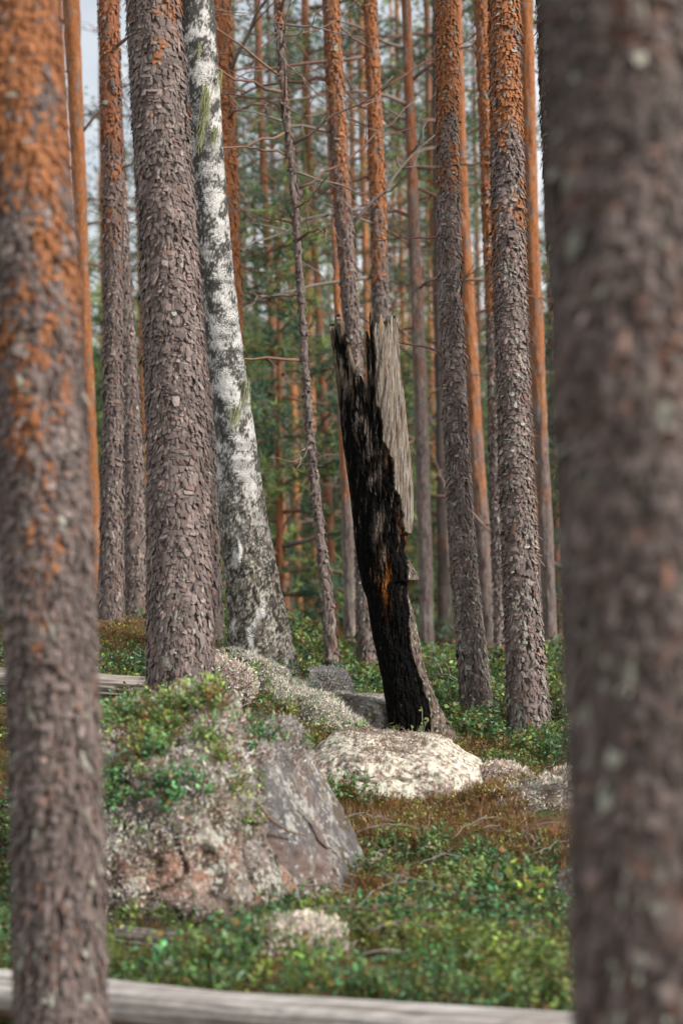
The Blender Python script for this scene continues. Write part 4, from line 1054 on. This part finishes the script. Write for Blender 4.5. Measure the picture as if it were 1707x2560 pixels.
def floor_cover():
    r = np.random.default_rng(55)
    A = Acc(); B = Acc(); G = Acc()
    for y0, y1, n, ls in [(7.0, 10.5, 4600, 0.95), (10.5, 14.0, 6800, 1.0), (14.0, 18.5, 8600, 1.15), (18.5, 25.0, 6500, 1.6)]:
        p = field(n, y0, y1, int(y0 * 10))
        b = brownness(p[:, 0], p[:, 1]) + r.normal(0, 0.38, len(p))
        thin = fbm(p[:, 0] * 3.1, p[:, 1] * 3.1, 7.7, 2) > -0.16 + 0.18 * r.normal(size=len(p))
        p, b = p[thin], b[thin]
        gi = b < 0.36
        q = p[gi]; tt = green_tint(q, r)
        half = r.random(len(q)) < 0.55
        hs = np.clip(1 + 0.75 * fbm(q[:, 0] * 2, q[:, 1] * 2, 1.1, 2), 0.45, 1.7)
        far = np.where(q[:, 1] > 17.0, 1.15, 1.0)
        scatter(A, 'blue', q[half], np.tile(UP, (half.sum(), 1)), (hs * ls * far * r.uniform(0.7, 1.15, len(q)))[half], tt[half], 1)
        scatter(A, 'ling', q[~half], np.tile(UP, ((~half).sum(), 1)), (hs * ls * 1.15 * r.uniform(0.7, 1.2, len(q)))[~half], tt[~half], 2)
        q = p[~gi]
        scatter(B, 'heath', q, np.tile(UP, (len(q), 1)), ls * r.uniform(0.7, 1.3, len(q)), brown_tint(q, r), 3)
        q = q[r.random(len(q)) < 0.45]
        scatter(A, 'ling', q, np.tile(UP, (len(q), 1)), ls * r.uniform(0.6, 1.0, len(q)), lerp(YELG, ORB, r.random(len(q)) * 0.8), 4)
        # moss and litter between everything, tint darkened to paint shade under the leaves
        q = field(int(n * 1.6), y0, y1, int(y0 * 10) + 3); bb = brownness(q[:, 0], q[:, 1])
        scatter(B, 'heath', q, np.tile(UP, (len(q), 1)), 0.75 * ls * r.uniform(0.6, 1.2, len(q)), 0.65 * lerp(lerp(DEEP, YELG, 0.35), ORB, np.clip(sm(-0.2, 0.7, bb) + r.normal(0, 0.25, len(q)), 0, 1)), 5)
    # taller soft sprigs just behind the peeled log
    q = field2(900)
    scatter(B, 'heath', q, np.tile(UP, (len(q), 1)), r.uniform(0.5, 1.0, len(q)), lerp(DEEP, ORB, r.random(len(q))), 15)
    p = field(1100, 8.2, 9.6, 9)
    p = p[fbm(p[:, 0] * 2.2, p[:, 1] * 2.2, 9.2, 2) > -0.1]
    scatter(G, 'grass', p, np.tile(UP, (len(p), 1)), r.uniform(0.6, 1.1, len(p)), lerp(col(0.10, 0.20, 0.035), ORB, np.clip(r.normal(0.15, 0.25, len(p)), 0, 1)), 6)
    scatter(G, 'blue', p[::2], np.tile(UP, (len(p[::2]), 1)), r.uniform(0.8, 1.2, len(p[::2])), green_tint(p[::2], r), 7)
    tag(obj('blueberry_shrubs', A.mesh('blueberry_shrubs', M['leaf'], False)), 'low green blueberry and lingonberry shrubs over the forest floor', 'shrubs', kind='stuff')
    tag(obj('heath_and_moss', B.mesh('heath_and_moss', M['leaf'], False)), 'rusty brown heath, moss and needle litter between the shrubs', 'heath', kind='stuff')
    tag(obj('tall_sprigs', G.mesh('tall_sprigs', M['leaf'], False)), 'taller upright green sprigs behind the peeled log', 'shrubs', kind='stuff')
floor_cover()

# ------------------------------------------------------------------ growth on the rocks
def sample(V, F, n, seed):
    r = np.random.default_rng(seed)
    T = F if F.shape[1] == 3 else np.concatenate([F[:, :3], F[:, [0, 2, 3]]])
    a, b, c = V[T[:, 0]], V[T[:, 1]], V[T[:, 2]]
    nn = np.cross(b - a, c - a); ar = np.linalg.norm(nn, axis=1)
    k = r.choice(len(T), n, p=ar / ar.sum())
    u, v = r.random((2, n)); s = u + v > 1; u[s], v[s] = 1 - u[s], 1 - v[s]
    p = a[k] + (b[k] - a[k]) * u[:, None] + (c[k] - a[k]) * v[:, None]
    n_ = unit(nn[k]); ctr = V.mean(0)
    n_ = np.where((np.sum(n_ * (p - ctr), 1) < 0)[:, None], -n_, n_)
    return p, n_
def to_px(p): return p[:, 0] / (K * p[:, 1]) + 853.5, 1280 - (p[:, 2] - CZ) / (K * p[:, 1])

LP = [col(0.52, 0.49, 0.42), col(0.44, 0.40, 0.36), col(0.50, 0.43, 0.38)]
def grow_lichen(rock, n, seed, mask, tint=(0.50, 0.47, 0.40), scale=1.0, dark=0.25):
    root, V, F = rock; r = np.random.default_rng(seed)
    p, nn = sample(V, F, n, seed); k = mask(p, nn, r); p, nn = p[k], nn[k]
    A = Acc(); t = np.array(tint) * np.exp(r.normal(0, 0.2, len(p)))[:, None]
    t = np.where((r.random(len(p)) < dark)[:, None], col(0.20, 0.14, 0.095) * np.exp(r.normal(0, 0.3, len(p)))[:, None], t)
    scatter(A, 'lich', p - np.array(root.location), unit(nn + UP * 0.6), scale * r.uniform(0.7, 1.5, len(p)), t, seed, 0.15)
    if A.n: tag(obj('lichen_tufts', A.mesh('lichen_tufts', M['lichen'], False), root), kind='stuff')
def grow_green(rock, n, seed, mask, kinds=('ling', 'blue'), scale=1.0, brown=0.15, name='blueberry_sprigs'):
    root, V, F = rock; r = np.random.default_rng(seed)
    p, nn = sample(V, F, n, seed); k = mask(p, nn, r); p, nn = p[k], nn[k]
    A = Acc(); g = green_tint(p, r) * 1.6; bt = brown_tint(p, r)
    t = np.where((r.random(len(p)) < brown)[:, None], bt, g)
    h = r.random(len(p)) < 0.6
    for kk, m_ in ((kinds[0], h), (kinds[1], ~h)):
        scatter(A, kk, p[m_] - np.array(root.location), unit(nn[m_] * 0.5 + UP), scale * r.uniform(0.7, 1.15, m_.sum()), t[m_], seed)
    if A.n: tag(obj(name, A.mesh(name, M['leaf'], False), root), kind='stuff')

# the big boulder: sprigs in bands over lichen, bare rock lower right
def cap_band(p):
    x, y = to_px(p)
    return fbm(p[:, 0] * 3.0, p[:, 1] * 2.0, p[:, 2] * 5.0 + 0.6 * p[:, 0], 3)
def m_big_green(p, nn, r):
    x, y = to_px(p)
    lim = np.interp(x, [200, 300, 420, 560, 650, 720], [2080, 2110, 2060, 2010, 1960, 1880])
    return (y < lim + 40 * r.normal(size=len(p))) & (cap_band(p) > 0.08) & (nn[:, 2] > 0.1)
def m_big_lich(p, nn, r):
    x, y = to_px(p)
    lim = np.interp(x, [200, 300, 420, 480, 600, 720], [2310, 2260, 2120, 2040, 1960, 1900])
    return (y < lim + 50 * r.normal(size=len(p))) & (cap_band(p) < 0.22)
grow_green(big, 2800, 1, m_big_green, scale=0.95, brown=0.12)
grow_lichen(big, 16000, 2, m_big_lich, (0.54, 0.505, 0.445), 1.0, 0.25)
grow_green(slab, 300, 3, lambda p, nn, r: (to_px(p)[1] < 1880) & (nn[:, 2] > 0.5))
grow_lichen(slab, 2500, 4, lambda p, nn, r: (to_px(p)[1] < 1905 + 15 * r.normal(size=len(p))), (0.40, 0.36, 0.33), 1.0, 0.35)
def m_pale_top(p, nn, r):
    x, y = to_px(p)
    lim = np.interp(x, [750, 800, 870, 905, 930, 1000, 1040, 1080, 1180], [1828, 1825, 1838, 1882, 1898, 1898, 1872, 1838, 1850])
    return y < lim + 6 * r.normal(size=len(p))
grow_lichen(pale, 6000, 5, m_pale_top, (0.33, 0.26, 0.22), 0.7, 0.4)
grow_lichen(pale, 2600, 6, lambda p, nn, r: (fbm(p[:, 0] * 14, p[:, 1] * 14, p[:, 2] * 14, 2) > 0.1) & (nn[:, 1] < 0.2), (0.60, 0.58, 0.48), 0.45, 0.0)
grow_lichen(rightb, 3000, 7, lambda p, nn, r: (nn[:, 2] > 0.05) & (fbm(p[:, 0] * 6, p[:, 1] * 6, p[:, 2] * 6, 2) > -0.15), (0.56, 0.53, 0.43), 1.0, 0.22)
grow_lichen(snagrock, 500, 8, lambda p, nn, r: fbm(p[:, 0] * 7, p[:, 1] * 7, p[:, 2] * 7, 2) > 0.1, (0.36, 0.32, 0.28), 0.7, 0.5)
grow_lichen(roundr, 5000, 9, lambda p, nn, r: nn[:, 2] > -0.2, (0.42, 0.40, 0.38), 0.7, 0.04)
grow_lichen(edge_rock, 500, 10, lambda p, nn, r: r.random(len(p)) < 0.5, (0.35, 0.35, 0.33), 0.8, 0.4)
def m_ridge(p, nn, r): return (nn[:, 2] > -0.35) & (fbm(p[:, 0] * 5, p[:, 1] * 5, p[:, 2] * 7, 3) + 0.6 * nn[:, 2] > -0.05 + 0.15 * r.normal(size=len(p)))
grow_lichen(ridge, 26000, 11, m_ridge, (0.60, 0.58, 0.49), 0.8, 0.06)
grow_green(ridge, 420, 12, lambda p, nn, r: nn[:, 2] < 0.25, ('heath', 'ling'), 0.9, 0.8, 'heath_tufts')
grow_lichen(lump, 7000, 13, lambda p, nn, r: nn[:, 2] > -0.5, (0.60, 0.52, 0.45), 0.9, 0.12)
grow_lichen(cushion, 8000, 14, lambda p, nn, r: nn[:, 2] > -0.3, (0.60, 0.54, 0.46), 1.15, 0.08)
grow_lichen(tuftm, 2500, 15, lambda p, nn, r: nn[:, 2] > -0.3, (0.60, 0.50, 0.43), 1.0, 0.08)

# ------------------------------------------------------------------ fallen twigs and the sprig at the snag's foot
def twig(px, py, length, ang, seed, label, rad=0.0032, lift=0.03):
    r = np.random.default_rng(seed); A = Acc(); b = gpt(px, py)
    t = np.linspace(-0.5, 0.5, 9)
    path = np.stack([length * t * math.cos(ang), length * t * math.sin(ang) * 0.7, 0.10 + lift * np.sin((t + 0.5) * 3) + length * t * r.uniform(-0.25, 0.35)], -1)
    path += np.cumsum(r.normal(0, length * 0.025, (9, 3)), 0)
    c = lerp(col(0.28, 0.245, 0.215), col(0.16, 0.125, 0.10), r.random())
    V, F = tube(path, np.linspace(rad, rad * 0.5, 9), 6); A.add(V, F, c)
    for q in range(5):
        k = r.integers(1, 8); dr = unit(r.normal(size=3) + [0, 0, 0.4]); L = length * r.uniform(0.2, 0.5)
        s = np.linspace(0, 1, 5)[:, None]
        V, F = tube(path[k] + dr * L * s + np.cumsum(r.normal(0, .008, (5, 3)), 0) * (s > 0), np.linspace(rad * .6, rad * .25, 5), 5); A.add(V, F, c * r.uniform(.8, 1.1))
    return tag(obj('fallen_twig', A.mesh('fallen_twig', M['twig']), None, b), label, 'twig', 'fallen twigs')
TW = [(1240, 2130, 0.35, 1.2), (1190, 2120, 0.30, 0.6), (1300, 2160, 0.35, 2.0), (1000, 2130, 0.40, 0.2), (930, 2110, 0.35, 0.4), (1120, 2210, 0.30, 0.5), (1060, 2280, 0.4, -0.5), (960, 2310, 0.35, 1.0),
      (880, 2330, 0.45, 0.3), (1180, 2310, 0.35, -0.3), (1280, 2270, 0.3, -0.9), (1370, 2180, 0.4, 0.9), (1400, 2120, 0.35, 0.5), (820, 2270, 0.4, -0.8), (760, 2290, 0.4, 0.4), (1010, 2390, 0.3, 0.2), (1340, 2400, 0.3, 1.2), (940, 2200, 0.35, 1.4)]
for q, (px, py, ln, an) in enumerate(TW):
    twig(px, py, ln, an, 700 + q, 'thin bare grey fallen twig lying in the shrubs of the lower slope')
twig(1120, 1760, 0.45, -0.8, 740, 'pale bent stick leaning in the shrubs behind the right foot of the snag', 0.008, 0.1)
def rock_stick():
    path = np.array([P(640, 2005, 10.52), P(680, 2052, 10.58), P(720, 2078, 10.66), P(765, 2090, 10.74)]); b = path[0]
    V, F = tube(path - b, [0.006, 0.007, 0.006, 0.004], 6)
    tag(obj('fallen_twig', mesh('fallen_twig', V, F, np.tile(col(0.15, 0.10, 0.075), (len(V), 1)), M['twig']), None, b), 'brown stick lying across the grey slab of the big boulder', 'twig')
rock_stick()
def sprig(px, py, h, seed, label):
    r = np.random.default_rng(seed); A = Acc(); b = gpt(px, py, 13.5)
    b = P(px, py, 14.15); b[2] = float(Hg(b[0], b[1])); L = Acc()
    for q in range(7):
        dr = unit(np.array([r.normal(0, 0.45), r.normal(0, 0.25), 1.0])); s = np.linspace(0, 1, 5)[:, None]
        path = dr * h * r.uniform(0.5, 1.05) * s + np.cumsum(r.normal(0, 0.008, (5, 3)), 0) * (s > 0)
        V, F = tube(path, np.linspace(0.003, 0.0015, 5), 4); A.add(V, F, col(0.22, 0.26, 0.14))
        k = r.integers(1, 5, 9)
        Q = leaf_quads(path[k], unit(r.normal(size=(9, 3))), unit(r.normal(size=(9, 3)) + [0, 0, 1]), np.full(9, .026), np.full(9, .015))
        L.add(Q.reshape(-1, 3), np.arange(36).reshape(-1, 4), lerp(YELG, ORB, r.random(36) * 0.4))
    root = thing('blueberry_plant', label, 'plant', b)
    obj('stems', A.mesh('stems', M['twig']), root); obj('leaves', L.mesh('leaves', M['leaf'], False), root)
sprig(1045, 1850, 0.28, 1, 'tall leggy blueberry plant standing against the black foot of the snag')
sprig(985, 1862, 0.14, 2, 'short green blueberry plant at the left corner of the snag foot')
